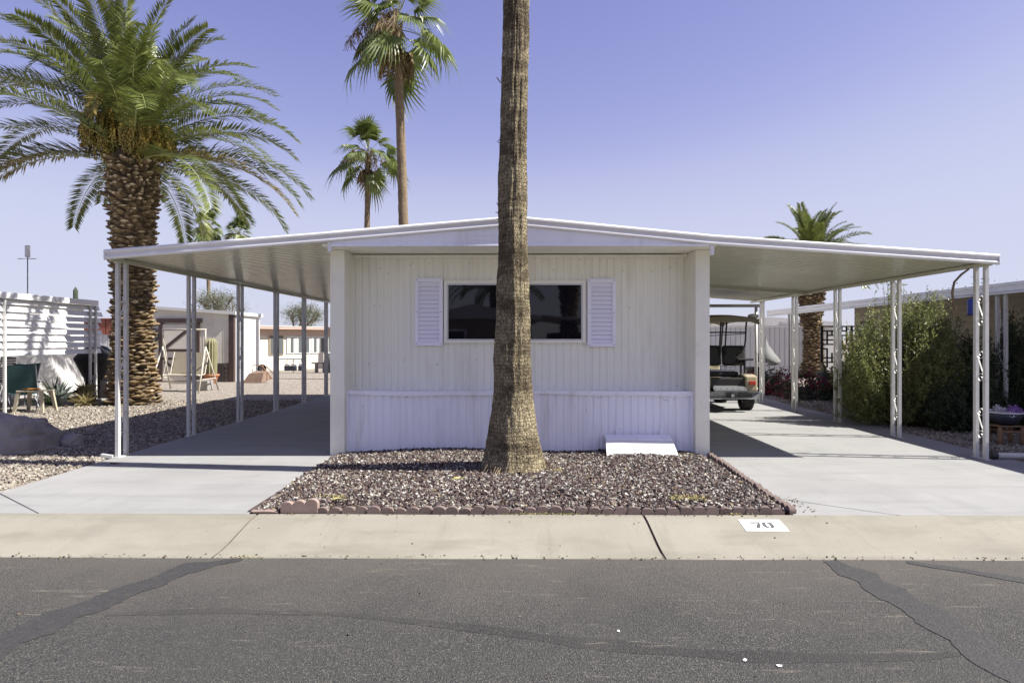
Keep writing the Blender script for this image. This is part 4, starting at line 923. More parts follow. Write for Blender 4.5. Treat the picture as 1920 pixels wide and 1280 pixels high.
def stem_bush(name, label, base, nst, H, W, mat, seed, leaf=(.045,.014), per=46, lean=.9):
    t = thing(name, label, 'bush', base); r = np.random.default_rng(seed)
    nc = 46; ca_ = r.uniform(0,2*PI,nc); cq = np.sqrt(r.random(nc)); ci = r.integers(0,nc,nst); hk = r.uniform(.78,1.08,nc)[ci]; a = ca_[ci]+r.normal(0,.16,nst); q = np.clip(cq[ci]+r.normal(0,.11,nst),0,1.05)
    hgt = H*(0.55+0.45*np.sqrt(np.clip(1-q**2,0,1)))*r.uniform(.78,1.04,nst)*hk
    base_xy = np.stack([np.cos(a)*q*W*.35, np.sin(a)*q*W*.35*.8],1); tip = np.stack([np.cos(a)*q*W, np.sin(a)*q*W*.8, hgt*(1-.30*q**2)],1)
    low = r.random(nst) < .38; tip[low,2] *= r.uniform(.22,.75,low.sum())
    ts = 1-(1-0.18)*r.random((nst,per))**1.25
    b3 = np.column_stack([base_xy, np.zeros(nst)])
    mid = (b3+tip)/2; mid[:,:2] += (tip[:,:2]-base_xy)*.25; mid[:,2] *= .9
    T = ts[:,:,None]; P = (1-T)**2*b3[:,None]+2*T*(1-T)*mid[:,None]+T*T*tip[:,None]
    tan = 2*(1-T)*(mid-b3)[:,None]+2*T*(tip-mid)[:,None]; tan /= np.linalg.norm(tan,axis=2)[:,:,None]
    P = P.reshape(-1,3); tan = tan.reshape(-1,3); n = len(P)
    P = P + r.normal(0,.012,(n,3))
    d = tan*.8 + r.normal(0,.62,(n,3)); d /= np.linalg.norm(d,axis=1)[:,None]; s = np.cross(d, r.normal(0,1,(n,3))); s /= np.linalg.norm(s,axis=1)[:,None]
    L = (leaf[0]*r.uniform(.6,1.25,n))[:,None]; Wd = (leaf[1]*r.uniform(.7,1.2,n))[:,None]
    V = np.stack([P, P+d*L*.5+s*Wd*.5, P+d*L, P+d*L*.5-s*Wd*.5],1).reshape(-1,3); V[:,2] = np.maximum(V[:,2], 0.0)
    o = obj('foliage', np_mesh('foliage', V, np.arange(n*4).reshape(-1,4), mat), t)
    m = MB()
    for i in range(0,nst,4):
        pts = [tuple((1-u)**2*b3[i]+2*u*(1-u)*mid[i]+u*u*tip[i]+np.array(base)) for u in (0,.25,.5,.75,1)]; m.tube(pts,[.008,.007,.005,.004,.002],3,False)
    m.build('stems', 'twig', t, fix=False); return t
stem_bush('sage_bush', 'bright green upright bush, its top lit by the sun, beside the right carport', (7.02,12.5,LZ), 1700, 2.55, 1.28, 'leaf_sage', 41, (.062,.022), 58)
stem_bush('rosemary_bush', 'dark green spiky bush in shade at the right edge', (8.5,11.9,LZ), 1500, 1.95, 1.15, 'leaf_dark', 42, (.07,.018), 50)
stem_bush('rosemary_bush', 'low dark bush in front of the bright green bush', (7.6,11.6,LZ), 800, 1.05, 0.8, 'leaf_dark', 43, (.07,.018))
def bougain(label, base, W, D, H, seed):
    t = thing('bougainvillea', label, 'bush', base); r = np.random.default_rng(seed)
    C = [(r.uniform(-W,W), r.uniform(-D,D), r.uniform(.1,H)*r.uniform(.5,1)) for _ in range(46)]
    V, F = leaf_cloud(C, 3800, (.10,.10,.09), (.06,.04), seed); V[:,2] = np.maximum(V[:,2], 0); obj('leaves', np_mesh('leaves', V, F, 'leaf_mid'), t)
    V, F = leaf_cloud(C[:26], 1700, (.10,.10,.09), (.06,.045), seed+1); V[:,2] = np.maximum(V[:,2], 0.02)
    obj('bracts', np_mesh('bracts', V, F, 'bract'), t)
    m = MB()
    for c in C[::2]: m.tube([base, Vector(base)+Vector((c[0]*.5,c[1]*.5,c[2]*.7)), Vector(base)+Vector(c)],[.012,.008,.004],4,False)
    m.build('stems', 'twig', t, fix=False)
bougain('magenta bougainvillea spreading between the carport posts', (7.55,17.6,LZ), .75,.6,.75, 51)
bougain('magenta bougainvillea in front of the black lattice screen', (8.75,17.0,LZ), .75,.6,.95, 52)
bougain('small magenta bougainvillea beside the dark bin', (7.0,19.2,LZ), .45,.4,.75, 53)

# ------------------------------------------------------------------ golf cart
gc = thing('golf_cart', 'tan golf cart with khaki roof parked under the right carport', 'golf cart', (4.40,15.6,0))
CX = 4.40; Y0 = 14.30
MB().prism([(CX-.50,Y0+.10,.40),(CX-.50,Y0+2.5,.30),(CX-.50,Y0+2.62,.55),(CX-.50,Y0+2.2,.82),(CX-.50,Y0+1.95,.36),(CX-.50,Y0+1.15,.36),(CX-.50,Y0+1.1,.66),(CX-.50,Y0+.10,.70)], (1.0,0,0)).build('body', 'black_vinyl', gc, bevel=.02)
for sx in (-1,1):
    xa, xb = sorted((CX+sx*.36, CX+sx*.61))
    MB().prism([(xa,Y0+.04,.42),(xa,Y0+.06,.74),(xa,Y0+.30,.78),(xa,Y0+1.05,.74),(xa,Y0+1.15,.40),(xa,Y0+.85,.40),(xa,Y0+.75,.56),(xa,Y0+.28,.56),(xa,Y0+.20,.42)], (xb-xa,0,0)).build('fender', 'cart_tan', gc, bevel=.03)
    xa, xb = sorted((CX+sx*.43, CX+sx*.57)); box(xa,xb,Y0+.022,Y0+.06,.555,.635).build('taillight', 'tail_red', gc, bevel=.008)
MB().prism([(CX-.45,Y0+2.0,.35),(CX-.45,Y0+2.62,.40),(CX-.45,Y0+2.66,.62),(CX-.45,Y0+2.35,.92),(CX-.45,Y0+2.15,.95)], (.9,0,0)).build('cowl', 'cart_tan', gc, bevel=.05)
bp_ = MB().prism([(CX-.62,Y0-.10,.30),(CX-.62,Y0-.10,.42),(CX-.55,Y0-.16,.43),(CX+.55,Y0-.16,.43),(CX+.62,Y0-.10,.42),(CX+.62,Y0-.10,.30),(CX+.50,Y0-.16,.275),(CX-.50,Y0-.16,.275)], (0,.14,0)).build('bumper', 'grey_plate', gc, bevel=.012)
box(CX+.15,CX+.42,Y0-.172,Y0-.158,.31,.395).build('bumper_recess', 'black_metal', bp_, bevel=.004)
box(CX-.09,CX+.09,Y0-.20,Y0-.158,.305,.40).build('hitch_plate', 'black_metal', bp_, bevel=.004); box(CX-.035,CX+.035,Y0-.26,Y0-.19,.33,.39).build('hitch', 'chrome', bp_, bevel=.004)
MB().prism([(CX-.34,Y0-.12,.46),(CX-.34,Y0+.50,.68),(CX-.34,Y0+.50,.66),(CX-.34,Y0-.12,.43)], (.68,0,0)).build('rear_deck', 'grey_plate', gc)
dm = MB().lathe([(.016,0),(.008,.012)],6).mesh('stud','chrome')
for i in range(6):
    for j in range(3): obj('stud', dm, gc, (-.30+i*.12, Y0-15.6-.06+j*.16, .482+j*.057))
box(CX-.35,CX+.35,Y0+.46,Y0+1.0,.70,.82).build('rear_seat', 'black_vinyl', gc, bevel=.04)
for xa in (-.515,.015): MB().obox((CX+xa+.25,Y0+.56,1.16),(.255,.07,.22),Matrix.Rotation(R(-8),3,'X')).build('seat_back', 'black_vinyl', gc, bevel=.055)
box(CX-.52,CX+.52,Y0+1.15,Y0+1.60,.70,.82).build('front_seat', 'black_vinyl', gc, bevel=.04)
MB().tube([(CX-.52,Y0+.42,1.03),(CX-.2,Y0+.38,.93),(CX+.2,Y0+.38,.93),(CX+.52,Y0+.42,1.05)],.008,6).build('strap', 'grey_plate', gc)
for x in (.38,.46): MB().bar((CX+x,Y0+.42,.70),(CX+x,Y0+.42,1.10),.035,.035).build('seat_strut', 'black_metal', gc)
box(CX+.30,CX+.64,Y0+.36,Y0+.48,1.06,1.10).build('arm_rest', 'black_vinyl', gc, bevel=.012)
def rp(p, n=8): 
    return p
rf = MB(); 
rows = []
for j, (yy, dz) in enumerate(((Y0-.08,-.05),(Y0+.0,0),(Y0+.6,.04),(Y0+1.2,.05),(Y0+1.9,.04),(Y0+2.3,0),(Y0+2.36,-.05))):
    rows.append([(CX+sx*.60, yy, 2.00+dz-.10*abs(sx)**3-.02) for sx in np.linspace(-1,1,13)])
rf.sheet(rows); ro = rf.build('roof', 'cart_roof', gc, smooth=True, solid=.05)
MB().prism([(CX-.60,Y0-.10,1.885),(CX-.60,Y0-.10,1.93),(CX-.3,Y0-.10,1.985),(CX,Y0-.10,2.0),(CX+.3,Y0-.10,1.985),(CX+.60,Y0-.10,1.93),(CX+.60,Y0-.10,1.885),(CX+.3,Y0-.10,1.87),(CX-.3,Y0-.10,1.87)],(0,.05,0)).build('roof_edge', 'cart_roof', gc, bevel=.012)
for sx in (-1,1):
    MB().tube([(CX+sx*.30,Y0+.52,1.15),(CX+sx*.38,Y0+.46,1.22),(CX+sx*.455,Y0+.40,1.36),(CX+sx*.46,Y0+.36,1.5),(CX+sx*.46,Y0+.30,1.90)],.018,8).build('roof_support', 'black_metal', gc, smooth=True)
    MB().tube([(CX+sx*.06,Y0+.52,1.10),(CX+sx*.06,Y0+.36,1.90)],.018,8).build('roof_support', 'black_metal', gc, smooth=True)
    MB().tube([(CX+sx*.46,Y0+2.25,.90),(CX+sx*.46,Y0+1.95,1.92)],.018,8).build('roof_support', 'black_metal', gc, smooth=True)
MB().tube([(CX-.46,Y0+.35,1.66),(CX+.46,Y0+.35,1.66)],.015,8).build('crossbar', 'black_metal', gc)
MB().tube([(CX-.46,Y0+.37,1.58),(CX+.46,Y0+.37,1.63)],.008,6).build('crossbar', 'black_metal', gc)
MB().tube([(CX-.24+.17*math.cos(a), Y0+1.80-.07*math.sin(a), 1.02+.15*math.sin(a)) for a in np.linspace(0,2*PI,17)],.013,6,False).build('steering_wheel', 'black_metal', gc)
MB().tube([(CX-.24,Y0+1.82,1.02),(CX-.24,Y0+2.2,.7)],.018,6).build('steering_column', 'black_metal', gc)
MB().lathe([(.05,0),(.10,.02),(.12,.05),(.09,.09),(.03,.10)],14,(CX+.52,Y0+.05,1.945)).build('roof_knob', 'white_paint', gc, smooth=True)
def wheel(parent, x, y, sx, r=.245, w=.225, hub='chrome'):
    prof = [(r*.60,-w/2),(r*.92,-w/2),(r,-w/2+.03),(r,w/2-.03),(r*.92,w/2),(r*.60,w/2)]
    m = MB().lathe(prof, 28, cap=False); rot = Matrix.Rotation(PI/2,3,'Y'); m.V = [rot@v+Vector((x,y,r)) for v in m.V]; 
    ty = m.build('wheel', 'rubber', parent)
    mt = MB()
    for k in range(28):
        a = 2*PI*k/28
        for ss in (-1,1): mt.obox((x+ss*w*.24, y+math.cos(a+ss*.05)*(r+.002), r+math.sin(a+ss*.05)*(r+.002)), (w*.2,.014,.007), Matrix.Rotation(a-PI/2,3,'X'))
    mt.V = [Vector((v.x,v.y,max(v.z,0.0))) for v in mt.V]
    mt.build('tread', 'rubber', ty)
    m = MB().lathe([(r*.62,-w/2+.02),(r*.5,-w/2+.05),(r*.2,-w/2+.03),(.001,-w/2+.03)], 20, cap=False); m2 = MB().lathe([(r*.62,w/2-.02),(r*.5,w/2-.05),(r*.2,w/2-.03),(.001,w/2-.03)], 20, cap=False)
    m.add(m2.V, m2.F); m.V = [rot@v+Vector((x,y,r)) for v in m.V]; m.build('rim', hub, ty, smooth=True)
for sx in (-1,1):
    for y in (Y0+.46, Y0+2.25): wheel(gc, CX+sx*.50, y, sx)
MB().tube([(CX-.40,Y0+.46,.245),(CX+.40,Y0+.46,.245)],.04,8).build('axle', 'black_metal', gc); MB().lathe([(.03,-.1),(.11,-.06),(.11,.06),(.03,.1)],12,(CX-.08,Y0+.46,.25)).build('differential', 'black_metal', gc, smooth=True)

# ------------------------------------------------------------------ left background
nh = thing('neighbour_home', 'white home at the left edge behind the slat screen', 'mobile home', (-15,14,0))
box(-17.5,-13.0,7.5,20.3,LZ,2.42).build('wall', 'white_wall', nh)
MB().prism([(-17.6,7.3,2.42),(-12.9,7.3,2.42),(-12.9,7.3,2.56),(-15.2,7.3,2.78),(-17.6,7.3,2.6)],(0,13.2,0)).build('roof', 'roof_white', nh)
MB().prism([(-12.9,7.3,2.50),(-10.32,7.3,2.36),(-10.32,7.3,2.395),(-12.9,7.3,2.54)],(0,9.35,0)).build('awning', 'roof_white', nh)
box(-10.345,-10.30,7.3,16.66,2.335,2.46).build('awning_fascia', 'white_paint', nh, bevel=.01)
box(-13.0,-12.96,16.6,17.5,.3,1.05).build('vent_panel', 'trim_dark', nh)
lv = MB().box(0,.012,0,.9,0,.02).mesh('louvre','alu')
for k in range(12): obj('louvre', lv, nh, (-12.955+15, 16.6-14, .34+k*.058))
for y0, y1 in ((12.6,13.7),(14.6,15.5)):
    wn = box(-13.0,-12.95,y0,y1,1.0,1.95).build('window', 'white_paint', nh); box(-12.949,-12.94,y0+.06,y1-.06,1.06,1.89).build('pane', 'pane_far', wn)
ss = thing('slat_screen', 'white horizontal slat screen casting striped shade on the left patio', 'screen', (-10.4,15,0))
sme = MB().obox((0,0,0),(.006,2.5,.060),Matrix.Rotation(R(-22),3,'Y')).mesh('slat','white_paint')
rr = random.Random(9)
for k in range(8): obj('slat', sme, ss, (0.0, -0.60+rr.uniform(-.07,.07), 1.23+k*.150))
tube_, scr = scroll_meshes(2.33)
for y in (13.45,16.42):
    p = obj('post', tube_, ss, (.04, y-15, 0)); obj('upright', tube_, p, (0,.22,0))
    for zz in (.3,1.0,1.7): obj('scroll', scr, p, (0,.11,zz))
box(-10.5,-10.20,16.35,16.85,LZ,.055).build('footing', 'concrete_block', ss, bevel=.01)
an = thing('antenna', 'thin television mast above the white home at far left', 'antenna', (-13.1,18.1,2.55))
MB().tube([(-13.1,18.1,2.5),(-13.1,18.1,3.75)],.014,6).build('mast', 'pipe_grey', an)
box(-13.15,-13.05,18.05,18.15,3.70,4.02).build('antenna_box', 'white_wall', an, bevel=.02)
MB().tube([(-13.36,18.1,3.66),(-12.88,18.1,3.66)],.006,5).build('boom', 'pipe_grey', an)
for x in (-13.3,-13.0,-12.92): MB().tube([(x,18.0,3.66),(x,18.2,3.68)],.005,4).build('element', 'pipe_grey', an)
def ribbed_col(name, label, cat, base, H, r, n, mat, taper=.9):
    t = thing(name, label, cat, base); prof = MB(); rows = []
    for z in np.linspace(0,H,26):
        k = r*(taper+(1-taper)*math.sin(min(1,z/H*1.3)*PI/2)); k *= math.sqrt(max(0.02,1-max(0,(z-H+r*.9)/(r*.9))**2)) if z > H-r*.9 else 1
        rows.append([(base[0]+k*(1+.13*math.cos(a*n))*math.cos(a), base[1]+k*(1+.13*math.cos(a*n))*math.sin(a), base[2]+z) for a in np.linspace(0,2*PI,n*6+1)])
    prof.sheet(rows); prof.build('stem', mat, t, smooth=True, fix=False); return t
ribbed_col('saguaro', 'saguaro tip poking above the white home roof at left', 'cactus', (-19.25,29.5,0), 3.80, .085, 12, 'cactus_green')
# patio furniture
def sling_chair(label, base, rz, group=None):
    t = thing('patio_chair', label, 'chair', base, group)
    a = []
    for sx in (-.27,.27):
        m = MB().tube([(sx,-.30,0),(sx,-.26,.38),(sx,.14,.36),(sx,.42,1.0)],.014,6); m.V = [v+Vector(base) for v in m.V]; m.build('side_frame', 'chair_frame', t)
        m = MB().tube([(sx,.34,0),(sx,.10,.36),(sx,-.1,.60),(sx,-.26,.62)],.014,6); m.V = [v+Vector(base) for v in m.V]; m.build('rear_leg', 'chair_frame', t)
        m = MB().box(sx-.03,sx+.03,-.28,.22,.615,.64); m.V = [v+Vector(base) for v in m.V]; m.build('arm', 'chair_frame', t, bevel=.008)
    for nm, pts in (('seat',[(-.26,.385),(-.05,.36),(.14,.37)]),('backrest',[(.16,.40),(.28,.68),(.42,1.0)])):
        m = MB(); m.sheet([[(x, y+.0*x, z-.02*(1-(x/.26)**2)) for x in np.linspace(-.26,.26,6)] for y, z in pts]); m.V = [v+Vector(base) for v in m.V]
        m.build(nm, 'teal_fabric', t, solid=.004)
    t.rotation_euler = (0,0,rz); return t
sling_chair('teal sling patio chair nearest the small stool', (-10.62,14.55,LZ), R(-152))
sling_chair('teal sling patio chair half hidden behind the other chair', (-11.3,15.3,LZ), R(-120))
st = thing('side_stool', 'beige plastic stool holding an orange dish on the left patio', 'stool', (-10.15,14.25,LZ))
box(-10.43,-9.87,14.05,14.45,.415,.445).build('top', 'beige_plastic', st, bevel=.015)
for sx in (-1,1):
    for sy in (-1,1):
        MB().add([(-10.15+sx*x, 14.25+sy*y, z) for x,y,z in ((.20,.14,.415),(.27,.14,.415),(.27,.19,.415),(.20,.19,.415),(.27,.19,LZ),(.33,.19,LZ),(.33,.23,LZ),(.27,.23,LZ))],[(0,1,2,3),(4,7,6,5),(0,4,5,1),(1,5,6,2),(2,6,7,3),(3,7,4,0)]).build('leg', 'beige_plastic', st)
tag(MB().lathe([(.06,0),(.15,.012),(.17,.035),(.155,.035),(.14,.02),(.01,.018)],20,(-10.2,14.22,.446)).build('dish','orange_plate',smooth=True),'round orange dish on the beige stool','dish')
def rosette(name, label, base, n, L, wd, mat, seed, pot=None, up=.9):
    t = thing(name, label, 'plant', base); r = random.Random(seed); z0 = 0
    if pot:
        MB().lathe([(.10,0),(.15,.22),(.16,.24),(.14,.24),(.12,.20),(.01,.19)],16,base).build('pot', pot, t, smooth=True); z0 = .20
    lv_ = MB(); lv_.add([(0,-wd*.4,0),(0,wd*.4,0),(L*.45,-wd*.5,.03),(L*.45,wd*.5,.03),(L*.45,0,-.02),(L,0,-.06),(0,0,-.03)],[(0,6,4,2),(6,1,3,4),(2,4,5),(4,3,5)])
    me = lv_.mesh('leaf', mat)
    for i in range(n):
        az = i*2.39996; e = R(80)*(1-i/n)*up+R(12)+r.uniform(-.1,.1); s = r.uniform(.75,1.1)
        obj('leaf', me, t, (0,0,z0+.01), (0,-e,az), (s,s,s))
    return t
rosette('agave', 'grey green potted agave beside the patio chair', (-10.35,15.3,LZ), 20, .42, .06, 'agave', 1, 'bin_dark')
rosette('agave', 'dark spiky plant behind the beige stool', (-10.75,15.75,LZ), 26, .7, .05, 'leaf_dark', 2, None)
rosette('dry_succulent', 'pale yellow dry succulent at the foot of the slat screen', (-9.95,15.6,LZ), 40, .42, .075, 'dry_leaf', 3, None, .8)
rosette('dry_succulent', 'pale dry succulent in a white tub by the screen post', (-10.35,16.2,LZ), 30, .40, .07, 'dry_leaf', 4, 'pvc', .8)
bq = thing('barbecue', 'barbecue grill under a black cover beside the date palm', 'grill', (-10.95,17.5,LZ))
rows = []
for z, a, b in ((.45,.20,.18),(.60,.30,.22),(.92,.46,.30),(1.0,.50,.32),(1.04,.49,.31),(1.15,.40,.27),(1.30,.22,.18),(1.36,.05,.05)):
    rows.append([(-10.95+a*math.copysign(abs(math.cos(t_))**.6,math.cos(t_))+.012*math.sin(7*t_+z*9), 17.6+b*math.copysign(abs(math.sin(t_))**.6,math.sin(t_)), z+.02*math.sin(5*t_)) for t_ in np.linspace(0,2*PI,33)])
m = MB(); m.sheet(rows); m.build('cover','cover_black',bq,smooth=True,fix=False)
for sx in (-.17,.17):
    for sy in (-.14,.14): MB().tube([(-10.95+sx,17.6+sy,LZ),(-10.95+sx,17.6+sy,.55)],.02,6).build('leg','black_metal',bq)
box(-11.15,-10.75,17.45,17.75,LZ+.01,.45).build('cabinet','black_metal',bq,bevel=.01)
# boulder
def boulder(label, base, s, seed):
    bm = bmesh.new(); bmesh.ops.create_icosphere(bm, subdivisions=5, radius=1)
    for v in bm.verts:
        d = v.co.normalized(); q = Vector((round(d.x*2.2)/2.2, round(d.y*2.2)/2.2, round(d.z*2.2)/2.2))
        k = 1+.28*mnoise.noise(d*1.4+Vector((seed,0,0)))+.10*mnoise.noise(d*4+Vector((seed,3,0)))+.035*mnoise.noise(d*11)
        c = d*k; c = c*0.62+q*0.38
        v.co = Vector((c.x*s[0], c.y*s[1], max(c.z*s[2], -0.05)))
    me = bpy.data.meshes.new('boulder'); bm.to_mesh(me); bm.free(); me.materials.append(M['rock'])
    me.polygons.foreach_set('use_smooth',[True]*len(me.polygons))
    return tag(obj('boulder', me, None, base, (0,0,seed)), label, 'rock')
boulder('large grey boulder on the gravel at the left edge', (-7.0,9.3,LZ), (.66,.50,.50), 1.2)
boulder('small stone tucked against the large boulder', (-6.42,9.75,LZ), (.16,.16,.18), 2.6)
# shed with brick wainscot
sh = thing('garden_shed', 'beige shed with brown trimmed door and dark brick base', 'shed', (-12.2,25.8,0))
SX0, SX1, SY0, SY1 = -14.1, -10.29, 24.55, 27.0
MB().prism([(SX0,SY0,LZ),(SX1,SY0,LZ),(SX1,SY0,2.42),(SX0,SY0,2.68)],(0,SY1-SY0,0)).build('wall','beige_wall',sh)
box(SX1+.001,SX1+.02,SY0+.16,SY1,LZ,2.42).build('side_cladding','white_wall',sh)
MB().prism([(SX0-.15,SY0-.10,2.69),(SX1+.12,SY0-.10,2.40),(SX1+.12,SY0-.10,2.52),(SX0-.15,SY0-.10,2.78)],(0,SY1-SY0+.2,0)).build('roof','white_wall',sh)
box(SX1-.16,SX1+.024,SY0-.03,SY0+.15,LZ,2.41).build('corner_trim','brown_trim',sh)
for i in range(10):
    x = SX0+.2+i*.36
    if x < SX1-.2: box(x,x+.014,SY0-.006,SY0,.66,2.4).build('batten','beige_wall',sh)
box(SX0+.1,SX1-.17,SY0-.02,SY0,LZ,.66).build('mortar','trim_dark',sh)
bme = MB().box(0,.19,-.045,-.0205,0,.066).mesh('brick','brown_brick')
dx0, dx1 = -12.95, -11.52
for j in range(8):
    x = SX0+.12-(.1 if j % 2 else 0)
    while x < SX1-.36:
        if not (x+.19 > dx0-.08 and x < dx1+.08): obj('brick', bme, sh, (x+12.2, SY0-25.8, .0+j*.082))
        x += .205
do = box(dx0+.10,dx1-.10,SY0-.05,SY0-.005,.02,2.05).build('door','tan_panel',sh)
do.data.materials[0] = M['beige_wall']
for a in ((dx0-.02,dx0+.12,SY0-.07,SY0,LZ,2.12),(dx1-.12,dx1+.02,SY0-.07,SY0,LZ,2.12),(dx0-.10,dx1+.10,SY0-.075,SY0,2.12,2.27)): box(*a).build('door_trim','brown_trim',sh)
for zz in (.78,1.08): box(dx0+.12,dx1-.12,SY0-.075,SY0-.05,zz,zz+.09).build('door_rail','brown_trim',do)
MB().bar((dx0+.2,SY0-.066,1.20),(dx1-.2,SY0-.066,2.02),.03,.10,up=(0,0,1)).build('door_brace','brown_trim',do); MB().bar((dx0+.2,SY0-.066,.70),(dx1-.2,SY0-.066,.08),.03,.10).build('door_brace','brown_trim',do)
sg_ = thing('wall_emblem','round dark ring emblem on the beige shed wall','sign',(-13.15,24.48,1.70))
MB().tube([(-13.17+.22*math.cos(a),24.49,1.68+.22*math.sin(a)) for a in np.linspace(0,2*PI,25)],.028,8,False).build('ring','black_metal',sg_)
for k in range(4):
    a = k*PI/4; MB().bar((-13.17-.2*math.cos(a),24.49,1.68-.2*math.sin(a)),(-13.17+.2*math.cos(a),24.49,1.68+.2*math.sin(a)),.012,.03).build('spoke','black_metal',sg_)
rb = thing('red_shed','rusty red roofed white shed behind the date palm trunk','shed',(-20.5,32.5,0))
m = ribbed(-23,-18.9,0,1.75,31.5,.22,.03); m.build('wall_panel','white_wall',rb,solid=.004,fix=False); m = ribbed(-23.1,-18.8,1.75,2.45,31.45,.30,.05); m.build('roof_panel','red_metal',rb,solid=.004,fix=False)
box(-23,-18.95,31.56,34.5,0,2.35).build('body','white_wall',rb); box(-23.2,-18.7,31.4,34.6,2.45,2.50).build('roof','red_metal',rb)
# swing
sw = thing('garden_swing','beige metal garden swing standing in front of the shed','swing',(-9.85,20.2,LZ))
def T(p, r=.024, n=8): return MB().tube(p, r, n)
bx, by = -9.85, 20.2
for ox, oy, yw in ((-.95,.25,.55),(.72,-.15,.55)):
    top = Vector((bx+ox+ (.10 if ox < 0 else -.10), by+oy, 1.30))
    T([(bx+ox,by+oy-.65,LZ),top]).build('leg','swing_frame',sw,smooth=True); T([(bx+ox+(.0),by+oy+.65,LZ),top]).build('leg','swing_frame',sw,smooth=True)
    T([top,(top.x,top.y,1.78)]).build('upright','swing_frame',sw,smooth=True); T([(bx+ox,by+oy-.45,.35),(bx+ox,by+oy+.45,.35)],.016).build('side_brace','swing_frame',sw)
T([(bx-.87,by+.25,1.80),(bx+.64,by-.15,1.80)],.028).build('top_rail','swing_frame',sw,smooth=True)
m = MB(); m.sheet([[(bx-.55+1.05*u,by+.18-.25*u-.35*v,.48-.02*v) for u in np.linspace(0,1,5)] for v in (0,.5,1)]); m.build('seat','swing_fabric',sw,solid=.015)
m = MB(); m.sheet([[(bx-.55+1.05*u,by+.22-.25*u+.22*v,.50+.62*v) for u in np.linspace(0,1,5)] for v in (0,.5,1)]); m.build('backrest','swing_fabric',sw,solid=.015)
T([(bx-.6,by+.45,1.13),(bx-.6,by+.2,.48),(bx-.6,by-.25,.46)],.018).build('seat_frame','swing_frame',sw); T([(bx+.55,by+.2,1.13),(bx+.55,by-.05,.48),(bx+.55,by-.5,.46)],.018).build('seat_frame','swing_frame',sw)
T([(bx-.85,by+.24,1.78),(bx-.6,by+.0,.95),(bx-.6,by-.2,.48)],.009,5).build('hanger','swing_frame',sw); T([(bx+.62,by-.14,1.78),(bx+.55,by-.2,.48)],.009,5).build('hanger','swing_frame',sw)
tag(box(-9.75,-9.30,20.35,20.75,LZ,.28).build('concrete_block','concrete_block',bevel=.02),'grey concrete block under the garden swing','block')
cb = ribbed_col('column_cactus','ribbed columnar cactus in a terracotta pot by the shed','cactus',(-10.72,23.7,.26),1.30,.185,13,'cactus',.95)
tag(MB().lathe([(.17,LZ),(.24,.20),(.26,.24),(.285,.25),(.285,.31),(.25,.31),(.23,.26),(.01,.255)],22,(-10.72,23.7,0)).build('terracotta_pot','terracotta',smooth=True,bevel=.005),'terracotta pot holding the columnar cactus','pot')
# wheelbarrow tipped over
wb = thing('wheelbarrow','rusty wheelbarrow tipped on its front beside the white shed wall','wheelbarrow',(-9.3,24.2,LZ))
MB().add([(-9.74,24.0,LZ),(-9.05,23.95,LZ),(-8.90,24.5,LZ+.10),(-9.60,24.55,LZ+.10),(-9.55,24.10,.30),(-9.02,24.06,.34),(-8.98,24.35,.40),(-9.45,24.38,.38)],[(0,1,5,4),(1,2,6,5),(2,3,7,6),(3,0,4,7),(4,5,6,7)]).build('tray','rust',wb,solid=.012,bevel=.02)
MB().tube([(-9.25+.12*math.cos(a),24.55,.46+.12*math.sin(a)) for a in np.linspace(0,2*PI,19)],.045,8,False).build('wheel','rubber',wb,smooth=True)
MB().tube([(-9.25,24.50,.46),(-9.25,24.60,.46)],.09,12).build('hub','grey_plate',wb)
T([(-9.5,24.3,.36),(-9.50,24.4,.62),(-9.2,24.4,.56),(-8.75,24.2,.12)],.02,6).build('handle','wood_brown',wb); T([(-9.15,24.3,.36),(-9.2,24.5,.60),(-9.05,24.5,.52),(-8.60,24.35,.12)],.02,6).build('handle','wood_brown',wb)
# low pink house
ph = thing('low_house','low pink and cream house with a long curtained window strip','house',(-11.6,37,0))
MB().prism([(-12.9,32.8,LZ),(-9.75,37.5,LZ),(-13.0,40,LZ),(-17,35,LZ)],(0,0,2.02)).build('wall','pale_wall',ph)
A, B = Vector((-12.9,32.8,0)), Vector((-9.75,37.5,0)); dv = (B-A).normalized(); nv = Vector((dv.y,-dv.x,0))
if nv.y > 0: nv = -nv
def face(name, u0, u1, z0, z1, mat, proud=.02, thick=.02, parent=ph):
    p = A+dv*u0; q = A+dv*u1; return MB().prism([p+nv*proud+Vector((0,0,z0)), q+nv*proud+Vector((0,0,z0)), q+nv*proud+Vector((0,0,z1)), p+nv*proud+Vector((0,0,z1))], nv*thick).build(name, mat, parent)
MB().prism([A-dv*.5+nv*.45+Vector((0,0,2.03)), B+dv*.4+nv*.45+Vector((0,0,2.03)), B+dv*.4+nv*.45+Vector((0,0,2.14)), A-dv*.5+nv*.45+Vector((0,0,2.16))], -nv*5).build('roof','pink_roof',ph)
MB().prism([A-dv*.5+nv*.47+Vector((0,0,2.165)), B+dv*.4+nv*.47+Vector((0,0,2.145)), B+dv*.4+nv*.47+Vector((0,0,2.18)), A-dv*.5+nv*.47+Vector((0,0,2.20))], -nv*5).build('roof_coating','roof_white',ph)
face('upper_band',.0,5.6,1.72,2.02,'pink_wall',.005,.015)
L_ = (B-A).length
dd = face('window',1.0,1.85,.75,1.72,'tan_panel',.02,.03); face('pane',1.08,1.42,.80,1.66,'pane_far',.052,.01,dd); face('pane',1.48,1.80,.80,1.66,'pane_far',.052,.01,dd)
for k in range(7):
    u0 = 2.05+k*.49; wn = face('window',u0,u0+.45,.80,1.66,'white_paint',.02,.03); face('pane',u0+.05,u0+.40,.85,1.60,'pane_far',.052,.01,wn); face('curtain',u0+.06,u0+.2,.86,1.59,'curtain',.063,.006,wn)
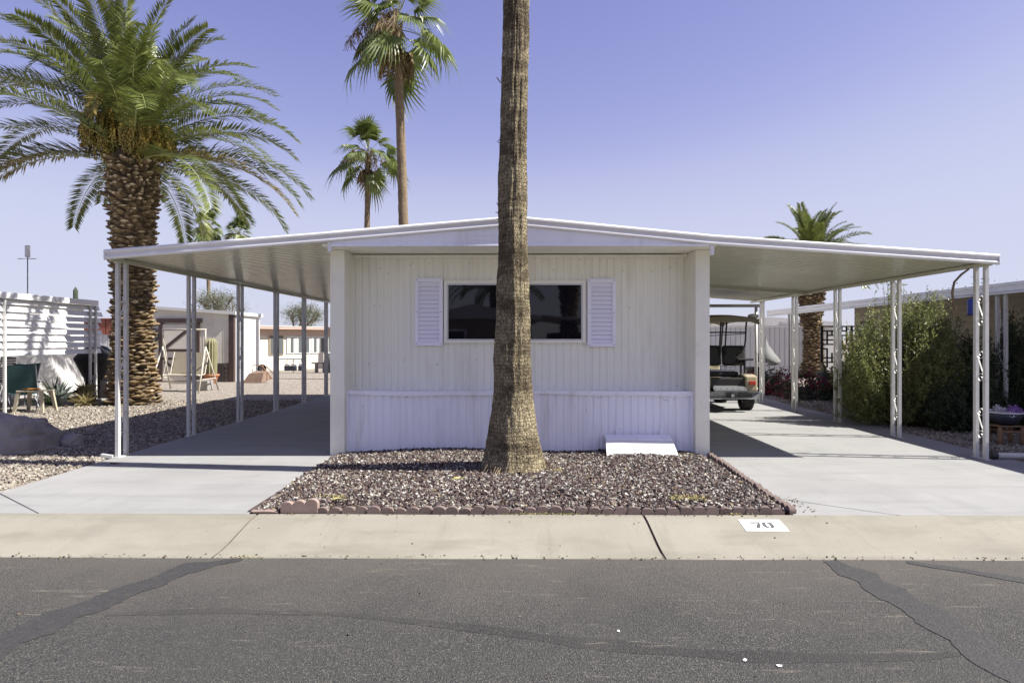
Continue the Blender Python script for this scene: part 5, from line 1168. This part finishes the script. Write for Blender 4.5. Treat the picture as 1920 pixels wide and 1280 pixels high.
mt = thing('gas_meters','row of dark gas meters hanging on a pipe rack','meters',(-10.6,31.5,LZ))
T([(-11.2,31.3,.62),(-9.75,31.3,.62)],.022,6).build('manifold','pipe_grey',mt)
for x in (-11.15,-10.35,-9.95): T([(x,31.3,LZ),(x,31.3,.62)],.016,6).build('stand','pipe_grey',mt)
for x in (-10.62,-10.33,-9.98):
    mm = MB().prism([(x-.12,31.2,.08),(x+.12,31.2,.08),(x+.13,31.2,.28),(x+.08,31.2,.36),(x-.08,31.2,.36),(x-.13,31.2,.28)],(0,.18,0)).build('meter','meter_blue',mt,bevel=.02)
    box(x-.07,x+.07,31.185,31.2,.30,.40).build('dial','meter_grey',mm); T([(x-.09,31.29,.36),(x-.09,31.29,.48),(x,31.29,.50),(x,31.29,.62)],.012,6).build('pipe','pipe_grey',mt)
tb = thing('bench','pale stone bench in front of the low house','bench',(-9.25,31.6,LZ))
box(-9.55,-8.85,31.4,31.8,.40,.47).build('seat','concrete_block',tb,bevel=.01)
for x in (-9.42,-9.06): box(x,x+.10,31.48,31.72,LZ,.40).build('leg','concrete_block',tb)
tag(MB().lathe([(.16,LZ),(.22,.5),(.20,.8),(.12,.85)],14,(-8.75,31.4,0)).build('barrel','bin_dark',smooth=True),'dark barrel beside the stone bench','barrel')

# ------------------------------------------------------------------ right background
nr_ = thing('neighbour_home','brown sided home with white carport roof at the right edge','mobile home',(11,14,0))
box(10.5,15.5,7.5,21.4,LZ,2.62).build('wall','tan_panel',nr_)
bo = MB().box(-.012,0,0,13.9,0,.148).mesh('siding_board','wood_siding')
for k in range(11): obj('siding_board', bo, nr_, (10.5-11, 7.5-14, 1.02+k*.150), (0,R(-3),0))
MB().prism([(7.98,7.0,2.28),(10.45,7.0,2.50),(10.45,7.0,2.55),(7.98,7.0,2.33)],(0,14.9,0)).build('carport_roof','roof_white',nr_)
MB().prism([(10.45,7.0,2.52),(13,7.0,2.95),(15.7,7.0,2.62),(15.7,7.0,2.70),(13,7.0,3.03),(10.45,7.0,2.60)],(0,14.9,0)).build('roof','roof_white',nr_)
for z0, z1, px in ((2.375,2.44,7.945),(2.29,2.37,7.955),(2.25,2.285,7.95)): box(px,8.0,7.0,21.95,z0,z1).build('fascia','white_paint',nr_,bevel=.012)
tube2, scr2 = scroll_meshes(2.26)
for i in range(4):
    y = 11.35+i*2.95; p = obj('post', tube2, nr_, (8.05-11, y-14, 0)); obj('upright', tube2, p, (0,.2,0))
    for zz in (.3,1.0,1.65): obj('scroll', scr2, p, (0,.1,zz))
for y0, y1, z0, z1 in ((20.45,21.15,1.55,2.05),(11.6,13.4,1.15,1.95)):
    wn = box(10.44,10.50,y0,y1,z0,z1).build('window','brown_trim',nr_); box(10.430,10.438,y0+.06,y1-.06,z0+.06,z1-.06).build('pane','pane_far',wn)
for y in (13.6,14.9): box(10.46,10.485,y,y+.05,LZ,2.2).build('screen_post','pvc',nr_)
sp = thing('floodlight','small twin floodlight under the neighbouring carport roof','lamp',(10.42,18.1,2.20))
for dy in (-.12,.12): MB().lathe([(.03,0),(.045,.03),(.065,.12),(.055,.12),(.01,.09)],10,(10.38,18.1+dy,2.10)).build('lamp_head','white_paint',sp,smooth=True)
box(10.40,10.48,18.0,18.2,2.20,2.24).build('bracket','white_paint',sp)
bt = thing('hanging_lantern','blue metal cylinder hanging under the neighbouring carport','lantern',(7.9,11.95,1.93))
MB().lathe([(.075,0),(.08,.02),(.08,.24),(.07,.27),(.02,.29)],14,(7.9,11.95,1.93)).build('body','blue_tin',bt,smooth=True); T([(7.9,11.95,2.21),(7.9,11.95,2.29)],.004,4).build('hook','black_metal',bt)
fn = thing('metal_fence','white ribbed metal fence behind the right carport','fence',(10.3,28,0))
x = 7.6
while x < 12.6: ribbed(x, min(x+1.0,12.6)-.004, LZ, 2.0, 28.0, .20,.035).build('panel','white_wall',fn,solid=.004,fix=False); x += 1.0
box(7.6,12.6,27.95,28.06,2.0,2.06).build('cap_rail','white_paint',fn)
bh = thing('white_home','white home with low roof rising above the ribbed fence','mobile home',(11.5,36,0))
box(9.0,15.6,34,44,0,2.2).build('wall','white_wall',bh); MB().prism([(8.8,33.7,2.2),(15.9,33.7,2.2),(15.9,33.7,2.36),(12.5,33.7,2.62),(8.8,33.7,2.5)],(0,10.6,0)).build('roof','roof_white',bh)
for k in range(3): box(12.9+k*.36,13.15+k*.36,33.68,33.70,2.28,2.40).build('vent','alu',bh)
th = thing('tan_awning_home','pale home with tan awning seen behind the golf cart','mobile home',(7.5,33,0))
box(5.5,9.2,32.5,38,0,2.5).build('wall','white_wall',th); MB().prism([(5.4,32.5,2.02),(5.4,30.9,1.55),(5.4,30.9,1.60),(5.4,32.5,2.08)],(4.2,0,0)).build('awning','tan_roof',th); box(5.2,9.5,32.2,38.3,2.5,2.66).build('roof','roof_white',th)
for k in range(8): MB().prism([(5.5+k*.56,32.45,2.085),(5.5+k*.56,30.9,1.602),(5.53+k*.56,30.9,1.602),(5.53+k*.56,32.45,2.085)],(0,0,.02)).build('awning_seam','brown_trim',th)
# geometric black lattice
la = thing('lattice_screen','black geometric lattice privacy screen behind the flowers','screen',(10.5,22,0))
def lat(px):
    r = random.Random(px); x0 = 9.75+px*.95; z0, z1 = .35, 1.93
    nx, nz = 6, 11; cw, ch = .93/nx, (z1-z0)/nz
    vm = MB().box(-.022,.022,-.02,.02,-.02,ch+.02).mesh('bar','black_metal'); hm = MB().box(-.02,cw+.02,-.018,.018,-.022,.022).mesh('bar','black_metal')
    for i in range(nx+1):
        for j in range(nz):
            if i in (0,nx) or r.random() < .70: obj('bar', vm, la, (x0+i*cw-10.5, 0, z0+j*ch))
    for j in range(nz+1):
        for i in range(nx):
            if j in (0,nz) or r.random() < .70: obj('bar', hm, la, (x0+i*cw-10.5, 0, z0+j*ch))
lat(0); lat(1)
for x in (9.72,10.68,11.66): box(x-.025,x+.025,21.97,22.03,LZ,1.96).build('post','black_metal',la)
# bin, folded net bag, pots, ladder, basket
bn = thing('dark_bin','dark plastic bin beside the rear carport post','bin',(6.95,20.2,LZ))
MB().lathe([(.17,LZ),(.22,.62),(.245,.64),(.245,.70),(.21,.70),(.15,.05),(.01,.05)],18,(6.95,20.2,0)).build('bucket','bin_dark',bn,smooth=True)
nb = thing('mesh_umbrella','grey mesh bag hanging folded from the rear carport post','bag',(6.3,16.9,1.0))
rows = []
for z, a in ((1.55,.015),(1.40,.06),(1.2,.18),(1.02,.31),(.97,.30),(.93,.22),(.92,.05)): rows.append([(6.12+.10*(1.5-z)+a*math.cos(t_)*1.0,16.95+a*.6*math.sin(t_),z+.03*math.cos(t_*3)-.05*math.cos(t_)) for t_ in np.linspace(0,2*PI,25)])
m = MB(); m.sheet(rows); m.build('bag','net_grey',nb,smooth=True,fix=False)
fp = thing('flower_tub','grey tub with a small cactus behind the bougainvillea','planter',(8.95,20.0,LZ))
MB().lathe([(.16,LZ),(.22,.45),(.24,.55),(.20,.55),(.01,.5)],16,(8.95,20,0)).build('tub','bin_dark',fp,smooth=True); MB().tube([(8.93,20,.5),(8.90,20,.7),(8.84,20,.82)],[.07,.075,.05],10).build('cactus','cactus',fp,smooth=True)
ld = thing('step_ladder','small folding step ladder standing among the flowers','ladder',(7.6,15.2,LZ))
for s1 in (-.17,.17):
    T([(7.6+s1*1.35,15.0,LZ),(7.6+s1,15.18,.80)],.016,6).build('front_rail','alu',ld); T([(7.6+s1*1.35+.10,15.5,LZ),(7.6+s1,15.22,.78)],.014,6).build('rear_leg','alu',ld)
for zz, q in ((.25,.25),(.5,.21),(.78,.19)): box(7.6-q,7.6+q,15.02+zz*.18,15.14+zz*.18,zz,zz+.025).build('step','alu',ld)
wbk = thing('wire_basket','wire basket cage around dark plant pots on the gravel','basket',(6.92,13.75,LZ))
for k in range(22):
    a = 2*PI*k/22; T([(6.92+.24*math.cos(a),13.75+.2*math.sin(a),LZ),(6.92+.24*math.cos(a),13.75+.2*math.sin(a),.36)],.0035,4).build('wire','chrome',wbk)
for zz in (.02,.14,.26,.36): MB().tube([(6.92+.24*math.cos(a),13.75+.2*math.sin(a),zz) for a in np.linspace(0,2*PI,25)],.004,4,False).build('hoop','chrome',wbk)
for x, c in ((6.82,'brown_trim'),(7.03,'bin_dark')): tag(MB().lathe([(.075,LZ),(.105,.22),(.115,.28),(.10,.28),(.01,.25)],14,(x,13.75,0)).build('plant_pot',c,smooth=True),'brown pot inside the wire basket' if c == 'brown_trim' else 'black pot inside the wire basket','pot')
# flower bowl on a low wooden stand
fs = thing('plant_stand','low wooden stand under the flower bowl at the right edge','stand',(7.12,10.05,LZ))
for sx in (-.16,.16):
    for sy in (-.12,.12): MB().lathe([(.022,LZ),(.035,.06),(.024,.12),(.034,.2),(.02,.24)],10,(7.12+sx,10.05+sy,0)).build('leg','wood_brown',fs,smooth=True)
for sy in (-.12,.12): box(6.96,7.28,10.05+sy-.012,10.05+sy+.012,.16,.19).build('rail','wood_brown',fs)
box(6.94,7.30,9.91,10.19,.24,.262).build('shelf','wood_brown',fs,bevel=.005)
fb = thing('flower_bowl','glazed white rimmed bowl of violet flowers at the right edge','planter',(7.12,10.05,.262))
MB().lathe([(.10,.262),(.19,.36),(.225,.44)],20,(7.12,10.05,0),False).build('bowl','meter_blue',fb,smooth=True,solid=.012); MB().tube([(7.12+.23*math.cos(a),10.05+.23*math.sin(a),.445) for a in np.linspace(0,2*PI,29)],.011,6,False).build('rim','white_paint',fb,smooth=True)
r = np.random.default_rng(5)
for nm, mt_, cc in (('violet_flowers','flower_violet',[(.06,-.10,.22),(.12,-.05,.22),(-.02,-.12,.2)]),('white_flowers','flower_white',[(-.10,-.08,.2),(-.13,-.02,.22),(-.05,-.13,.16)]),('leaves','leaf_mid',[(0,0,.2),(.1,.05,.18),(-.1,.05,.18)])):
    V, F = leaf_cloud(cc, 260, (.04,.04,.025), (.04,.03), 7); obj(nm, np_mesh(nm, V, F, mt_), fb)['kind'] = 'stuff'
dp_ = thing('ground_pipe','white drain pipe lying on the ground from the front right post','pipe',(6.9,8.66,0.03))
MB().tube([(5.98,8.66,.045),(6.4,8.64,.042),(7.2,8.60,.034),(8.4,8.55,.03)],.036,12).build('pipe','pvc',dp_,smooth=True); MB().tube([(5.95,8.66,.05),(6.02,8.66,.05)],.052,10).build('coupling','black_metal',dp_)
cbh = thing('hanging_cable','brown cable hanging from the front right roof corner','cable',(5.6,8.9,2.0))
MB().tube([(5.72,8.72,2.40),(5.64,8.75,2.33),(5.585,8.8,2.24),(5.57,8.82,2.10),(5.60,8.84,1.98),(5.63,8.85,1.90),(5.60,8.84,1.87),(5.50,8.82,1.90)],[.012,.015,.015,.015,.015,.016,.014,.008],8).build('cord','cable',cbh,smooth=True)
MB().tube([(5.59,8.83,1.87),(5.585,8.83,1.80),(5.58,8.83,1.77)],.006,5).build('tail','cable',cbh)
# ------------------------------------------------------------------ small litter
def leaf_bit(label, x, y, z, s, mat, seed):
    r = random.Random(seed); m = MB(); rows = []
    for u in np.linspace(0,1,6):
        w_ = s*.22*math.sin(u*PI)+.002; rows.append([(x+s*(u-.5), y-w_, z+.006+.012*math.sin(u*5+seed)), (x+s*(u-.5), y, z+.003), (x+s*(u-.5)+.01, y+w_, z+.009+.01*math.cos(u*4))])
    m.sheet(rows); return tag(m.build('fallen_leaf', mat, solid=.002, fix=False), label, 'leaf')
leaf_bit('dry brown leaf on the left drive near the front post', -4.88,8.22,.0,.12,'leaf_litter',1)
leaf_bit('dark curled leaf on the sunlit gravel left of the carport', -8.05,11.2,.0,.28,'leaf_litter',2)
leaf_bit('yellow dry leaf on the stone bed near the trunk', -0.62,7.05,.07,.11,'grass_dry',3)
leaf_bit('brown curled leaf on the stone bed right of the trunk', 0.72,7.05,.075,.09,'leaf_litter',4)
leaf_bit('small pale stalk lying on the bed behind the left edging', -1.62,6.15,.06,.14,'grass_dry',5)
def grass(label, spots, seed, parent=None):
    r = random.Random(seed); V = []; F = []
    for (cx, cy, cz, w, d, n, h) in spots:
        for _ in range(n):
            x, y = cx+r.uniform(-w,w), cy+r.uniform(-d,d); a = r.uniform(0,2*PI); l = h*r.uniform(.4,1); b = len(V)
            dx, dy = math.cos(a)*l*.9, math.sin(a)*l*.9
            V += [(x-.003,y,cz),(x+.003,y,cz),(x+dx*.6,y+dy*.6,cz+l*.6),(x+dx,y+dy,cz+l*.55)]; F += [(b,b+1,b+2),(b+1,b+3,b+2)]
    return tag(obj('dry_grass', np_mesh('dry_grass', np.array(V), np.array(F), 'grass_dry')), label, 'grass', kind='stuff')
grass('tufts of dry grass in the stone bed and along its edging', [(0.15,5.885,.0,.30,.015,190,.03),(0.55,5.88,0,.2,.01,70,.02),(1.55,6.25,.05,.16,.08,120,.05),(-1.75,6.3,.05,.16,.05,60,.04),(1.9,5.89,.0,.12,.01,60,.03),(0.35,7.5,.05,.14,.10,160,.05),(-2.0,4.99,-.095,.10,.01,40,.02),(2.1,8.75,.04,.16,.05,60,.04)], 4)

# ------------------------------------------------------------------ across the street, seen in the window's reflection
ah = thing('opposite_home','home across the street reflected in the front window','mobile home',(0,-14,0))
box(-4.8,0.6,-24,-13.2,0,2.45).build('wall','tan_panel',ah); MB().prism([(-5.2,-24.4,2.45),(1.0,-24.4,2.45),(1.0,-24.4,2.62),(-2.1,-24.4,3.1),(-5.2,-24.4,2.62)],(0,11.6,0)).build('roof','roof_white',ah)
wn = box(-3.6,-2.4,-13.2,-13.15,.9,2.0).build('window','white_paint',ah); box(-3.5,-2.5,-13.15,-13.14,1.0,1.9).build('pane','pane',wn)
MB().prism([(1.0,-24,2.60),(5.2,-24,2.3),(5.2,-24,2.36),(1.0,-24,2.68)],(0,11.2,0)).build('carport_roof','roof_white',ah)
for y in (-13,-16,-19,-22): box(5.0,5.06,y,y+.06,0,2.3).build('post','post_white',ah)
box(1.6,4.6,-21,-20.8,0,1.9).build('carport_wall','brown_trim',ah)
d2 = copy_tree(dp); d2.location = (2.55,-15.6,0); d2.rotation_euler = (0,0,1.3); d2['label'] = 'date palm across the street reflected at right in the front window'
d3 = copy_tree(dp); d3.location = (-1.4,-26.5,0); d3.rotation_euler = (0,0,2.6); d3.scale = (.9,.9,.9); d3['label'] = 'date palm behind the opposite home reflected at left in the window'
